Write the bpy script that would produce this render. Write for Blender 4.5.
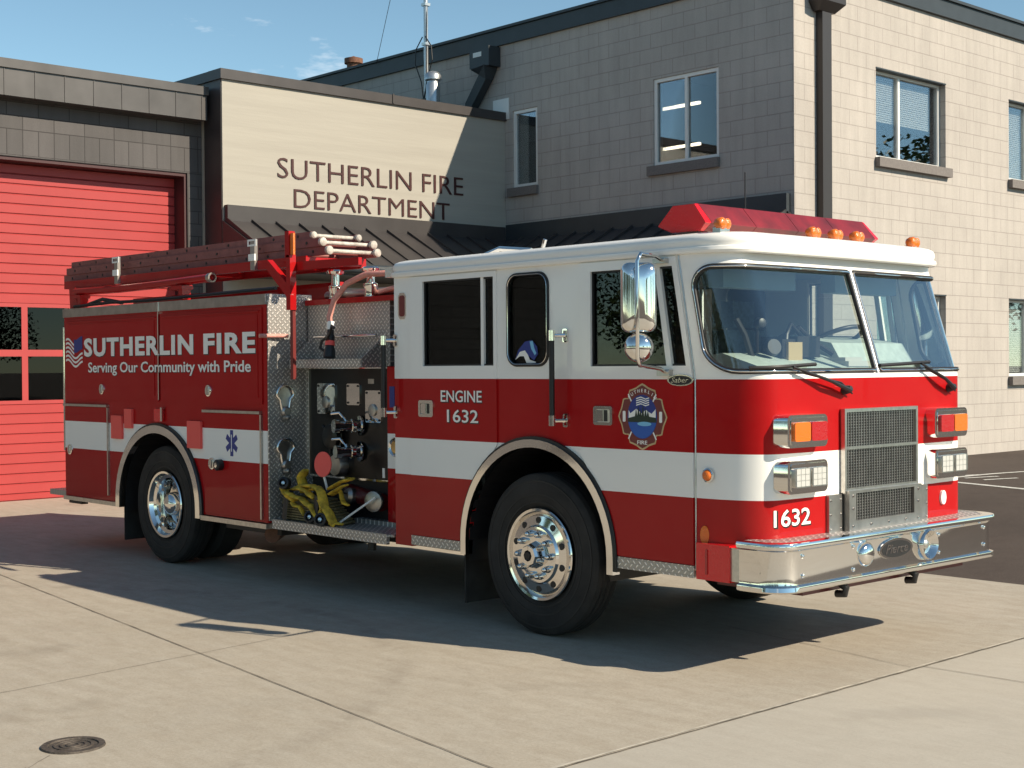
import bpy, bmesh, math, random
from math import sin, cos, pi, radians as R, sqrt
from mathutils import Vector as V, Matrix
from mathutils.geometry import tessellate_polygon
random.seed(7)
SC = bpy.context.scene
for o in list(bpy.data.objects): bpy.data.objects.remove(o)
COL = SC.collection
# ------------------------------------------------------------------ camera
f_px, cx, cy, cz, yaw, pit, rol = 1421.49, 6.0141, -6.7258, 1.8551, .825592, -.0123944, -.0070501
F = V((-sin(yaw)*cos(pit), cos(yaw)*cos(pit), sin(pit)))
Rt = F.cross(V((0,0,1))).normalized(); Up = Rt.cross(F)
R2 = Rt*cos(rol)+Up*sin(rol); U2 = -Rt*sin(rol)+Up*cos(rol)
cam = bpy.data.cameras.new('camera'); co = bpy.data.objects.new('camera', cam); COL.objects.link(co)
M = Matrix((R2, U2, -F)).transposed().to_4x4(); M.translation = V((cx,cy,cz)); co.matrix_world = M
cam.sensor_width = 36; cam.lens = f_px/1024*36; cam.clip_end = 2000; cam.clip_start = .05
SC.camera = co
# ------------------------------------------------------------------ world, sun, exposure
SA, SB = 1.36, .47                       # shadow offset per metre of height
EL = math.atan2(1, sqrt(SA*SA+SB*SB)); ROT = math.atan2(SA, SB)
W = bpy.data.worlds.new('World'); SC.world = W; W.use_nodes = True
nt = W.node_tree; nt.nodes.clear()
def N(t, ty, **k):
    n = t.nodes.new(ty)
    for a, b in k.items(): setattr(n, a, b)
    return n
wo = N(nt,'ShaderNodeOutputWorld'); bg = N(nt,'ShaderNodeBackground'); bg.inputs[1].default_value = .12
sk = N(nt,'ShaderNodeTexSky', sky_type='NISHITA', sun_disc=False); sk.sun_elevation = EL; sk.sun_rotation = ROT
sk.air_density = 1.0; sk.dust_density = 0.0; sk.ozone_density = 1.0; sk.altitude = 2500
tc = N(nt,'ShaderNodeTexCoord'); mp = N(nt,'ShaderNodeMapping'); mp.inputs['Scale'].default_value = (1,1,3.2)
mp.inputs['Location'].default_value = (1.15,.55,.9)
nz = N(nt,'ShaderNodeTexNoise'); nz.inputs['Scale'].default_value = 3.2; nz.inputs['Detail'].default_value = 7; nz.inputs['Roughness'].default_value = .62
rp = N(nt,'ShaderNodeValToRGB'); rp.color_ramp.elements[0].position = .62; rp.color_ramp.elements[1].position = .80
mx = N(nt,'ShaderNodeMixRGB'); mx.inputs[2].default_value = (9.5,9.2,8.8,1)
L = nt.links.new
L(tc.outputs['Generated'], mp.inputs[0]); L(mp.outputs[0], nz.inputs[0]); L(nz.outputs[0], rp.inputs[0])
tn = N(nt,'ShaderNodeMixRGB', blend_type='MULTIPLY'); tn.inputs[0].default_value = 1; tn.inputs[2].default_value = (.90,1.0,.86,1); L(sk.outputs[0], tn.inputs[1])
L(rp.outputs[0], mx.inputs[0]); L(tn.outputs[0], mx.inputs[1]); L(mx.outputs[0], bg.inputs[0]); L(bg.outputs[0], wo.inputs[0])
sun = bpy.data.lights.new('sun','SUN'); sun.energy = 5.0; sun.angle = R(.5); sun.color = (1,.885,.70)
so = bpy.data.objects.new('sun', sun); COL.objects.link(so); so.location = (20,10,20)
so.rotation_euler = V((SA,SB,1)).to_track_quat('Z','Y').to_euler()
SC.view_settings.view_transform = 'Standard'; SC.view_settings.look = 'None'
SC.view_settings.exposure = .48; SC.view_settings.gamma = 1
SC.render.engine = 'CYCLES'
SC.cycles.max_bounces = 10; SC.cycles.transparent_max_bounces = 16

# ------------------------------------------------------------------ materials
MT = {}
def mat(name, col=(.5,.5,.5), rough=.5, metal=0, coat=0, spec=.5, noise=0, nscale=20, bump=0, bscale=60, emit=None, aniso=None):
    m = bpy.data.materials.new(name); m.use_nodes = True; t = m.node_tree; b = t.nodes['Principled BSDF']
    b.inputs['Base Color'].default_value = (*col,1); b.inputs['Roughness'].default_value = rough
    b.inputs['Metallic'].default_value = metal; b.inputs['Coat Weight'].default_value = coat
    b.inputs['Coat Roughness'].default_value = .03; b.inputs['Specular IOR Level'].default_value = spec
    if emit: b.inputs['Emission Color'].default_value = (*emit[0],1); b.inputs['Emission Strength'].default_value = emit[1]
    if noise or bump:
        tcn = N(t,'ShaderNodeTexCoord')
    if noise:
        n = N(t,'ShaderNodeTexNoise'); n.inputs['Scale'].default_value = nscale; n.inputs['Detail'].default_value = 5
        t.links.new(tcn.outputs['Object'], n.inputs[0])
        r = N(t,'ShaderNodeMapRange'); r.inputs[3].default_value = 1-noise; r.inputs[4].default_value = 1+noise
        r.inputs[1].default_value = .3; r.inputs[2].default_value = .7
        t.links.new(n.outputs[0], r.inputs[0])
        v = N(t,'ShaderNodeVectorMath', operation='SCALE'); v.inputs[0].default_value = col
        t.links.new(r.outputs[0], v.inputs['Scale']); t.links.new(v.outputs[0], b.inputs['Base Color'])
    if bump:
        n = N(t,'ShaderNodeTexNoise'); n.inputs['Scale'].default_value = bscale; n.inputs['Detail'].default_value = 4
        t.links.new(tcn.outputs['Object'], n.inputs[0])
        bp = N(t,'ShaderNodeBump'); bp.inputs['Strength'].default_value = bump; bp.inputs['Distance'].default_value = .01
        t.links.new(n.outputs[0], bp.inputs['Height']); t.links.new(bp.outputs[0], b.inputs['Normal'])
    MT[name] = m; return m
def math_(t, op, a, b=None, c=None):
    n = N(t,'ShaderNodeMath', operation=op)
    for i, x in enumerate((a,b,c)):
        if x is None: continue
        if isinstance(x,(int,float)): n.inputs[i].default_value = x
        else: t.links.new(x, n.inputs[i])
    return n.outputs[0]
def mixc(t, f, a, b):
    n = N(t,'ShaderNodeMixRGB')
    for i, x in enumerate((f,a,b)):
        if isinstance(x,(int,float)): n.inputs[i].default_value = x
        elif isinstance(x,tuple): n.inputs[i].default_value = (*x,1)
        else: t.links.new(x, n.inputs[i])
    return n.outputs[0]
def noise_(t, vec, s, d=4, rg=.55, dist=0):
    n = N(t,'ShaderNodeTexNoise'); n.inputs['Scale'].default_value = s; n.inputs['Detail'].default_value = d
    n.inputs['Roughness'].default_value = rg; n.inputs['Distortion'].default_value = dist
    if vec is not None: t.links.new(vec, n.inputs[0])
    return n.outputs[0]
def ramp_(t, x, a, b, c=0., d=1.):
    n = N(t,'ShaderNodeMapRange'); n.clamp = True
    for i, q in enumerate((a,b,c,d)): n.inputs[i+1].default_value = q
    t.links.new(x, n.inputs[0]); return n.outputs[0]
RED, WHT = (.38,.004,.006), (.87,.85,.81)
def paint(name, bands):                  # bands: (z0, z1) painted white, rest red
    m = mat(name, RED, .5, coat=.5, spec=.06); t = m.node_tree; b = t.nodes['Principled BSDF']
    tcn = N(t,'ShaderNodeTexCoord'); sp = N(t,'ShaderNodeSeparateXYZ'); t.links.new(tcn.outputs['Object'], sp.inputs[0])
    z = sp.outputs[2]; f = None
    for z0, z1 in bands:
        q = math_(t,'MULTIPLY', math_(t,'GREATER_THAN',z,z0), math_(t,'LESS_THAN',z,z1))
        f = q if f is None else math_(t,'MAXIMUM',f,q)
    n = noise_(t, tcn.outputs['Object'], 3, 5)
    rr = mixc(t, ramp_(t,n,.35,.7,0,.35), RED, (.40,.02,.016))
    c = mixc(t, f, rr, WHT) if f is not None else rr
    t.links.new(c, b.inputs['Base Color'])
    n2 = noise_(t, tcn.outputs['Object'], 1.6, 2)      # faint sheet-metal waviness
    bp = N(t,'ShaderNodeBump'); bp.inputs['Strength'].default_value = .12; bp.inputs['Distance'].default_value = .02
    t.links.new(n2, bp.inputs['Height']); t.links.new(bp.outputs[0], b.inputs['Coat Normal'])
    return m
paint('cab_paint', [(1.042,1.318),(1.768,9)]); paint('body_paint', [(1.036,1.318)]); MT['body_paint'].node_tree.nodes['Principled BSDF'].inputs['Coat Weight'].default_value = .35; paint('red_paint', [])
mat('white_paint', WHT, .35, coat=.4)
mat('dark_red', (.10,.006,.006), .4, coat=.3)
mat('chrome', (.78,.76,.73), .07, 1, bump=.02, bscale=9)
mat('steel', (.55,.53,.50), .32, 1, noise=.12, nscale=30)
mat('brushed', (.42,.40,.38), .38, 1, noise=.15, nscale=12)
mat('alu_ladder', (.27,.095,.085), .6, .2, noise=.15, nscale=14)  # red reflections from the truck painted into the aluminium's base colour
mat('black', (.012,.011,.012), .45); mat('black_gloss', (.006,.0055,.006), .28, coat=.12, spec=.3)
mat('rubber', (.020,.018,.017), .8, noise=.45, nscale=7, bump=.15, bscale=90)
mat('tyre_wall', (.017,.0155,.015), .62, noise=.35, nscale=6)
mat('lens_red', (.72,.006,.010), .15, coat=.5, bump=.25, bscale=110)
mat('lens_bar', (.17,.006,.010), .4, coat=.12, noise=.45, nscale=5)
mat('lens_amber', (.70,.15,.006), .2, coat=.6, bump=.4, bscale=120)
mat('lens_deep', (.40,.004,.006), .2, coat=.6, bump=.4, bscale=110); mat('lens_clear', (.75,.72,.66), .12, .55, coat=1, bump=.5, bscale=70)
mat('letter_white', (.88,.86,.82), .4); mat('letter_black', (.01,.01,.01), .4)
mat('blue', (.012,.03,.22), .4); mat('sky_blue', (.20,.50,.75), .5); mat('lake_blue', (.02,.10,.42), .5)
mat('gold', (.55,.40,.22), .35, .3); mat('maroon', (.16,.02,.018), .4); mat('tree_dark', (.02,.035,.02), .6)
mat('red_tag', (.85,.10,.085), .5); mat('seat_cloth', (.11,.14,.17), .8, noise=.3, nscale=30)
mat('dash', (.40,.46,.43), .6, noise=.1); mat('cab_lining', (.11,.145,.165), .8); mat('headliner', (.20,.27,.31), .85)
mat('red_hose', (.66,.30,.25), .55, bump=.4, bscale=140, noise=.15, nscale=40)
mat('yellow_web', (.56,.36,.03), .8, noise=.5, nscale=18, bump=.5, bscale=60)
mat('tan_hose', (.20,.16,.075), .85, noise=.3, nscale=40, bump=.5, bscale=120)
mat('rubber_pale', (.46,.42,.37), .6, noise=.3, nscale=25); mat('brass', (.5,.36,.16), .3, 1)
mat('bronze_metal', (.052,.046,.046), .45, .25, noise=.12, nscale=3)
mat('fascia_metal', (.085,.077,.074), .38, .4, noise=.16, nscale=2.4)
mat('slate_fascia', (.035,.043,.050), .5, .2, noise=.1, nscale=4)
mat('downpipe', (.040,.034,.033), .45, .2)
mat('window_white', (.74,.73,.70), .4); mat('sill', (.17,.15,.14), .8, noise=.12, nscale=30, bump=.3)
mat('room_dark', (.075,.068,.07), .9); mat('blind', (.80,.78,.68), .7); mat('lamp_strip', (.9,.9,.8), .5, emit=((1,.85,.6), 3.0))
mat('galv', (.50,.51,.52), .35, .8, noise=.1); mat('rust', (.16,.07,.04), .8, noise=.3)
mat('sign_letter', (.045,.006,.006), .5)
mat('door_red', (.37,.036,.036), .5, noise=.05, nscale=2); mat('door_gap', (.16,.008,.008), .7)
mat('jamb', (.05,.012,.014), .6); mat('paint_line', (.55,.54,.50), .8, noise=.3, nscale=20)
mat('cast_iron', (.085,.070,.058), .7, .3, noise=.35, nscale=40, bump=.5, bscale=60)
mat('joint', (.12,.10,.08), .95, noise=.4, nscale=8); mat('joint_pale', (.46,.42,.35), .9, noise=.3, nscale=8)
mat('bark', (.10,.075,.05), .9, noise=.3); mat('interior_white', (.45,.45,.43), .8)
def glass(name, tint, gain=1.0, ior=1.5, rough=0.0):
    m = bpy.data.materials.new(name); m.use_nodes = True; t = m.node_tree; t.nodes.clear()
    o = N(t,'ShaderNodeOutputMaterial'); tr = N(t,'ShaderNodeBsdfTransparent'); tr.inputs[0].default_value = (*tint,1)
    g = N(t,'ShaderNodeBsdfGlossy'); g.inputs['Roughness'].default_value = rough; g.inputs['Color'].default_value = (.95,.97,1,1)
    fr = N(t,'ShaderNodeFresnel'); fr.inputs[0].default_value = ior
    ml = math_(t,'MULTIPLY', fr.outputs[0], gain); mi = math_(t,'MINIMUM', ml, 1.0)
    ms = N(t,'ShaderNodeMixShader'); t.links.new(mi, ms.inputs[0]); t.links.new(tr.outputs[0], ms.inputs[1]); t.links.new(g.outputs[0], ms.inputs[2])
    t.links.new(ms.outputs[0], o.inputs[0]); MT[name] = m
glass('windshield_glass', (.93,1,.98), 2.9)
glass('side_glass', (.22,.24,.235), .40); glass('side_glass_clear', (.88,.92,.90), .6)
glass('window_glass', (.80,.82,.83), .75)
glass('door_glass', (.10,.11,.13), .55)
def diamond(name, ax, k=20, tone=(.56,.53,.50)):
    m = mat(name, tone, .42, .7); t = m.node_tree; b = t.nodes['Principled BSDF']
    tcn = N(t,'ShaderNodeTexCoord'); sp = N(t,'ShaderNodeSeparateXYZ'); t.links.new(tcn.outputs['Object'], sp.inputs[0])
    A, B = sp.outputs[ax[0]], sp.outputs[ax[1]]
    u = math_(t,'MULTIPLY', math_(t,'ADD',A,B), k); v = math_(t,'MULTIPLY', math_(t,'SUBTRACT',A,B), k)
    fu, fv = math_(t,'FLOOR',u), math_(t,'FLOOR',v)
    par = math_(t,'FLOORED_MODULO', math_(t,'ADD',fu,fv), 2.0)
    lu = math_(t,'SUBTRACT', math_(t,'SUBTRACT',u,fu), .5); lv = math_(t,'SUBTRACT', math_(t,'SUBTRACT',v,fv), .5)
    a2, b2 = math_(t,'MULTIPLY',lu,lu), math_(t,'MULTIPLY',lv,lv)
    e1 = math_(t,'ADD', math_(t,'MULTIPLY',a2,5.2), math_(t,'MULTIPLY',b2,46)); e2 = math_(t,'ADD', math_(t,'MULTIPLY',b2,5.2), math_(t,'MULTIPLY',a2,46))
    e = math_(t,'ADD', math_(t,'MULTIPLY',e1,par), math_(t,'MULTIPLY', e2, math_(t,'SUBTRACT',1.0,par)))
    h = ramp_(t, e, .6, 1.3, 1, 0)
    bp = N(t,'ShaderNodeBump'); bp.inputs['Strength'].default_value = .9; bp.inputs['Distance'].default_value = .006
    t.links.new(h, bp.inputs['Height']); t.links.new(bp.outputs[0], b.inputs['Normal'])
    t.links.new(mixc(t, h, tuple(c*.72 for c in tone), tuple(min(1,c*1.7) for c in tone)), b.inputs['Base Color'])
diamond('tread_xz',(0,2)); diamond('tread_yz',(1,2)); diamond('tread_xy',(0,1), 17)

KB = 1.03
def bX(x): return cx+(x-cx)*KB
def bY(y): return cy+(y-cy)*KB
def bZ(z): return cz+(z-cz)*KB
def cmu(name, ax, a0, z0, bw, bh, c1, c2, mortar, msize=.008, band=None, bumpy=.5):
    m = mat(name, c1, .85, spec=.25); t = m.node_tree; b = t.nodes['Principled BSDF']
    g = N(t,'ShaderNodeNewGeometry'); sp = N(t,'ShaderNodeSeparateXYZ'); t.links.new(g.outputs['Position'], sp.inputs[0])
    def brick(bw, bh, a0, z0, off):
        cb = N(t,'ShaderNodeCombineXYZ')
        t.links.new(math_(t,'SUBTRACT',sp.outputs[ax],a0-40*bw), cb.inputs[0]); t.links.new(math_(t,'SUBTRACT',sp.outputs[2],z0-40*bh), cb.inputs[1])
        br = N(t,'ShaderNodeTexBrick'); t.links.new(cb.outputs[0], br.inputs[0]); br.offset = off; br.squash = 1
        for k, q in (('Scale',1),('Mortar Size',msize),('Mortar Smooth',.25),('Bias',0),('Brick Width',bw),('Row Height',bh)): br.inputs[k].default_value = q
        br.inputs['Color1'].default_value = (*c1,1); br.inputs['Color2'].default_value = (*c2,1); br.inputs['Mortar'].default_value = (*mortar,1)
        return br
    br = brick(bw, bh, a0, z0, .5); col, fac = br.outputs[0], br.outputs[1]
    if band:
        b2 = brick(band[2], band[1]-band[0], a0, band[0], 0)
        q = math_(t,'MULTIPLY', math_(t,'GREATER_THAN',sp.outputs[2],band[0]), math_(t,'LESS_THAN',sp.outputs[2],band[1]))
        col = mixc(t, q, col, b2.outputs[0]); fac = math_(t,'ADD', math_(t,'MULTIPLY',b2.outputs[1],q), math_(t,'MULTIPLY',fac,math_(t,'SUBTRACT',1.0,q)))
    n1 = noise_(t, g.outputs['Position'], .9, 5); n2 = noise_(t, g.outputs['Position'], 45, 3)
    mp_ = N(t,'ShaderNodeMapping'); mp_.inputs['Scale'].default_value = (3,3,.35); t.links.new(g.outputs['Position'], mp_.inputs[0])
    n3 = noise_(t, mp_.outputs[0], 2.2, 5)         # rain streaks
    k = math_(t,'MULTIPLY', ramp_(t,n1,.3,.7,.93,1.06), ramp_(t,n2,.3,.7,.96,1.04)); k = math_(t,'MULTIPLY', k, ramp_(t,n3,.35,.75,1.03,.90))
    vs = N(t,'ShaderNodeVectorMath', operation='SCALE'); t.links.new(col, vs.inputs[0]); t.links.new(k, vs.inputs['Scale'])
    t.links.new(vs.outputs[0], b.inputs['Base Color'])
    h = math_(t,'ADD', math_(t,'MULTIPLY',fac,-1.0), math_(t,'MULTIPLY',n2,.5))
    bp = N(t,'ShaderNodeBump'); bp.inputs['Strength'].default_value = bumpy; bp.inputs['Distance'].default_value = .006
    t.links.new(h, bp.inputs['Height']); t.links.new(bp.outputs[0], b.inputs['Normal'])
CR = (.422,.384,.352); CR2 = (.428,.390,.357); CRM = (.335,.30,.275)
cmu('cmu_sun', 1, bY(11.19), bZ(4.72), .444*KB, .2215*KB, CR, CR2, CRM)
cmu('cmu_shade', 0, bX(-6.94), bZ(6.09), .444*KB, .2215*KB, CR, CR2, CRM)
GC = (.092,.086,.086)
cmu('cmu_gray', 1, 1.52, 5.20, .46, .19, GC, (.108,.10,.10), (.05,.046,.046), .007, band=(4.84,5.20,.23))
def stucco():
    m = mat('stucco', (.42,.39,.34), .85, spec=.2); t = m.node_tree; b = t.nodes['Principled BSDF']; g = N(t,'ShaderNodeNewGeometry')
    mp_ = N(t,'ShaderNodeMapping'); mp_.inputs['Scale'].default_value = (.25,.25,4); t.links.new(g.outputs['Position'], mp_.inputs[0])
    n = noise_(t, mp_.outputs[0], 1.6, 4); n2 = noise_(t, g.outputs['Position'], 50, 3)
    t.links.new(mixc(t, ramp_(t,n,.3,.7), (.35,.325,.285), (.385,.36,.315)), b.inputs['Base Color'])
    bp = N(t,'ShaderNodeBump'); bp.inputs['Strength'].default_value = .35; bp.inputs['Distance'].default_value = .02
    t.links.new(math_(t,'ADD',n,math_(t,'MULTIPLY',n2,.15)), bp.inputs['Height']); t.links.new(bp.outputs[0], b.inputs['Normal'])
stucco()
def concrete():
    m = mat('concrete', (.4,.36,.3), .78, spec=.3); t = m.node_tree; b = t.nodes['Principled BSDF']; g = N(t,'ShaderNodeNewGeometry'); P = g.outputs['Position']
    n1 = noise_(t,P,.45,6,.6); n2 = noise_(t,P,3.2,6,.65,.6); n3 = noise_(t,P,60,4,.7)
    mp_ = N(t,'ShaderNodeMapping'); mp_.inputs['Scale'].default_value = (1.0,3.8,1); mp_.inputs['Rotation'].default_value = (0,0,.12); t.links.new(P, mp_.inputs[0])
    n4 = noise_(t, mp_.outputs[0], 2.4, 6, .65)
    c = mixc(t, ramp_(t,n1,.3,.7), (.40,.362,.302), (.49,.445,.375))
    c = mixc(t, ramp_(t,n2,.35,.72,0,.5), c, (.40,.345,.275))
    c = mixc(t, ramp_(t,n4,.38,.66,.5,0), c, (.33,.28,.22))
    n6 = noise_(t,P,11,6,.7,.4); c = mixc(t, ramp_(t,n6,.5,.72,0,.28), c, (.25,.205,.155)); c = mixc(t, ramp_(t,n6,.28,.45,.25,0), c, (.53,.475,.39)); n7 = noise_(t,P,240,2,.6); c = mixc(t, ramp_(t,n7,.55,.75,0,.35), c, (.17,.14,.11)); c = mixc(t, ramp_(t,n7,.25,.42,.25,0), c, (.6,.55,.47))
    vo = N(t,'ShaderNodeVectorMath', operation='DISTANCE'); vo.inputs[1].default_value = (-3.2,-4.1,0); t.links.new(P, vo.inputs[0]); dd_ = math_(t,'ABSOLUTE', math_(t,'SUBTRACT', vo.outputs['Value'], 3.6)); c = mixc(t, math_(t,'MULTIPLY', ramp_(t,dd_,.02,.13,.30,0), ramp_(t,n2,.4,.6)), c, (.16,.13,.105))
    # dark oil / tyre stains
    n5 = noise_(t,P,.8,3,.5,.8); c = mixc(t, ramp_(t,n5,.62,.74,0,.35), c, (.17,.14,.11))
    c = mixc(t, ramp_(t,n3,.40,.7,0,.34), c, (.20,.17,.13))
    # the newer slab beyond the joint
    sp = N(t,'ShaderNodeSeparateXYZ'); t.links.new(P, sp.inputs[0])
    c = mixc(t, math_(t,'MULTIPLY',math_(t,'GREATER_THAN',sp.outputs[0],1.31),.45), c, (.43,.405,.36))
    t.links.new(c, b.inputs['Base Color'])
    t.links.new(ramp_(t,n2,.3,.7,.62,.85), b.inputs['Roughness'])
    bp = N(t,'ShaderNodeBump'); bp.inputs['Strength'].default_value = .3; bp.inputs['Distance'].default_value = .004
    t.links.new(math_(t,'ADD',n3,n4), bp.inputs['Height']); t.links.new(bp.outputs[0], b.inputs['Normal'])
concrete()
def asphalt():
    m = mat('asphalt', (.05,.04,.037), .85, spec=.3); t = m.node_tree; b = t.nodes['Principled BSDF']; g = N(t,'ShaderNodeNewGeometry'); P = g.outputs['Position']
    n1 = noise_(t,P,.6,5); n2 = noise_(t,P,90,4,.7); n3 = noise_(t,P,6,5,.6)
    c = mixc(t, ramp_(t,n1,.3,.7), (.046,.033,.027), (.070,.052,.043)); c = mixc(t, ramp_(t,n2,.45,.75,0,.6), c, (.15,.12,.10))
    c = mixc(t, ramp_(t,n3,.5,.75,0,.4), c, (.038,.026,.021))
    t.links.new(c, b.inputs['Base Color'])
    bp = N(t,'ShaderNodeBump'); bp.inputs['Strength'].default_value = .6; bp.inputs['Distance'].default_value = .008
    t.links.new(n2, bp.inputs['Height']); t.links.new(bp.outputs[0], b.inputs['Normal'])
asphalt()
def foliage():
    m = mat('foliage', (.06,.09,.03), .6); t = m.node_tree; b = t.nodes['Principled BSDF']; o = N(t,'ShaderNodeNewGeometry')
    n = noise_(t, o.outputs['Position'], 1.1, 3)
    t.links.new(mixc(t, ramp_(t,n,.35,.65), (.035,.065,.02), (.10,.14,.04)), b.inputs['Base Color'])
foliage()
def mesh_grille():
    m = mat('grille_mesh', (.1,.1,.1), .4, .8); t = m.node_tree; b = t.nodes['Principled BSDF']
foliage_done = True

# ------------------------------------------------------------------ mesh helpers
def nb(): return bmesh.new()
ORG = V((0,0,0))
def build(name, bm, m, parent=None, smooth=None, bevel=0, seg=2, origin=None):
    """link bm (world coordinates) as ONE object; smooth = auto-smooth angle in degrees"""
    while parent and parent.get('_d',0) >= 2: parent = parent.parent
    if bevel: bmesh.ops.bevel(bm, geom=[e for e in bm.edges if len(e.link_faces)==2 and e.calc_face_angle(0) > .6], offset=bevel, segments=seg, affect='EDGES', clamp_overlap=True)
    bmesh.ops.recalc_face_normals(bm, faces=bm.faces)
    org = parent.get('_o') if parent else None
    off = V(org) if org else V((0,0,0))
    if origin: off = V(origin)
    bmesh.ops.translate(bm, vec=-off, verts=bm.verts)
    if smooth is None and bevel: smooth = 35
    if smooth:
        for f in bm.faces: f.smooth = True
        for e in bm.edges:
            if len(e.link_faces)==2 and e.calc_face_angle(0) > R(smooth): e.smooth = False
    me = bpy.data.meshes.new(name); bm.to_mesh(me); bm.free()
    o = bpy.data.objects.new(name, me); COL.objects.link(o)
    if m: me.materials.append(MT[m] if isinstance(m,str) else m)
    if parent: o.parent = parent; o['_o'] = tuple(off); o['_d'] = parent.get('_d',0)+1
    else: o.location = off
    return o
def thing(name, label, cat, loc=(0,0,0), group=None):
    o = bpy.data.objects.new(name, None); COL.objects.link(o); o.location = loc; o['_o'] = tuple(loc)
    o.empty_display_size = .2
    o['label'] = label; o['category'] = cat
    if group: o['group'] = group
    return o
def tag(o, label, cat, group=None):
    o['label'] = label; o['category'] = cat
    if group: o['group'] = group
    return o
def struct(name, bm, m, **k):
    o = build(name, bm, m, **k); o['kind'] = 'structure'; return o
def copy_tree(o, loc, parent=None):
    c = o.copy(); COL.objects.link(c)
    if parent: c.parent = parent
    else: c.location = loc
    for ch in list(o.children): copy_tree(ch, None, c)
    return c
def box(bm, x0, x1, y0, y1, z0, z1):
    vs = [bm.verts.new((x,y,z)) for x in (x0,x1) for y in (y0,y1) for z in (z0,z1)]
    for q in ((0,1,3,2),(4,6,7,5),(0,4,5,1),(2,3,7,6),(0,2,6,4),(1,5,7,3)): bm.faces.new([vs[i] for i in q])
    return bm
def B(*a): return box(nb(), *a)
def basis(d):
    d = V(d).normalized(); a = V((0,0,1)) if abs(d.z) < .9 else V((1,0,0))
    u = d.cross(a).normalized(); return u, d.cross(u).normalized(), d
def tube(bm, pts, r, n=10, closed=False, flat=1.0, up=None):
    pts = [V(p) for p in pts]; rings = []; m = len(pts); pu = None
    for i, p in enumerate(pts):
        a = pts[i-1] if (i > 0 or closed) else p; b = pts[(i+1)%m] if (i < m-1 or closed) else p
        d = (b-a).normalized()
        if up is not None: u = V(up) - d*V(up).dot(d); u.normalize()
        elif pu is None: u = basis(d)[0]
        else: u = (pu - d*pu.dot(d)).normalized()
        pu = u; v = d.cross(u)
        rr = r[i] if isinstance(r,(list,tuple)) else r
        rings.append([bm.verts.new(p + u*rr*cos(2*pi*k/n) + v*rr*flat*sin(2*pi*k/n)) for k in range(n)])
    for i in range(m if closed else m-1):
        A, C = rings[i], rings[(i+1)%m]
        for k in range(n): bm.faces.new((A[k],A[(k+1)%n],C[(k+1)%n],C[k]))
    if not closed: bm.faces.new(rings[0][::-1]); bm.faces.new(rings[-1])
    return bm
def cyl(bm, p0, p1, r, r1=None, n=20): return tube(bm, [p0,p1], [r, r if r1 is None else r1], n)
def lathe(bm, prof, c, axis, n=32):
    """prof: (distance along axis, radius)"""
    u, v, d = basis(axis); c = V(c); rings = []
    for a, r in prof:
        if r < 1e-6: rings.append([bm.verts.new(c+d*a)])
        else: rings.append([bm.verts.new(c + d*a + u*r*cos(2*pi*k/n) + v*r*sin(2*pi*k/n)) for k in range(n)])
    for A, C in zip(rings, rings[1:]):
        for k in range(n):
            k2 = (k+1)%n
            if len(A)==1 and len(C)==1: continue
            if len(A)==1: bm.faces.new((A[0],C[k],C[k2]))
            elif len(C)==1: bm.faces.new((A[k],A[k2],C[0]))
            else: bm.faces.new((A[k],A[k2],C[k2],C[k]))
    return bm
def SM(y0, s=1):                          # side map: (u, v, depth outwards) -> world
    return lambda u, v, d: V((u, y0 - s*d, v))
def FM(x0): return lambda u, v, d: V((x0+d, u, v))
def TM(z0): return lambda u, v, d: V((u, v, z0+d))
def plate(bm, outline, holes, d0, d1, fm):
    loops = [outline] + list(holes); flat = [p for l in loops for p in l]
    tris = tessellate_polygon([[V((p[0],p[1],0)) for p in l] for l in loops])
    va = [bm.verts.new(fm(p[0],p[1],d1)) for p in flat]; vb = [bm.verts.new(fm(p[0],p[1],d0)) for p in flat]
    for t in tris:
        try: bm.faces.new([va[i] for i in t]); bm.faces.new([vb[i] for i in t][::-1])
        except ValueError: pass
    k = 0
    for l in loops:
        n = len(l)
        for i in range(n):
            a, b = k+i, k+(i+1)%n
            try: bm.faces.new((va[a],va[b],vb[b],vb[a]))
            except ValueError: pass
        k += n
    return bm
def rrect(x0, x1, z0, z1, r, n=6):
    rs = r if isinstance(r,(tuple,list)) else (r,)*4; out = []     # order: bl, br, tr, tl
    for (X, Z, a0, q) in ((x0,z0,pi,0),(x1,z0,1.5*pi,1),(x1,z1,0,2),(x0,z1,.5*pi,3)):
        rr = rs[q]; c = (X + (rr if X==x0 else -rr), Z + (rr if Z==z0 else -rr))
        if rr < 1e-6: out.append((X,Z)); continue
        for k in range(n+1): a = a0 + .5*pi*k/n; out.append((c[0]+rr*cos(a), c[1]+rr*sin(a)))
    return out
def ell(cx_, cz_, rx, rz, n=28, a0=0, a1=2*pi): return [(cx_+rx*cos(a0+(a1-a0)*k/n), cz_+rz*sin(a0+(a1-a0)*k/n)) for k in range(n)]
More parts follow.
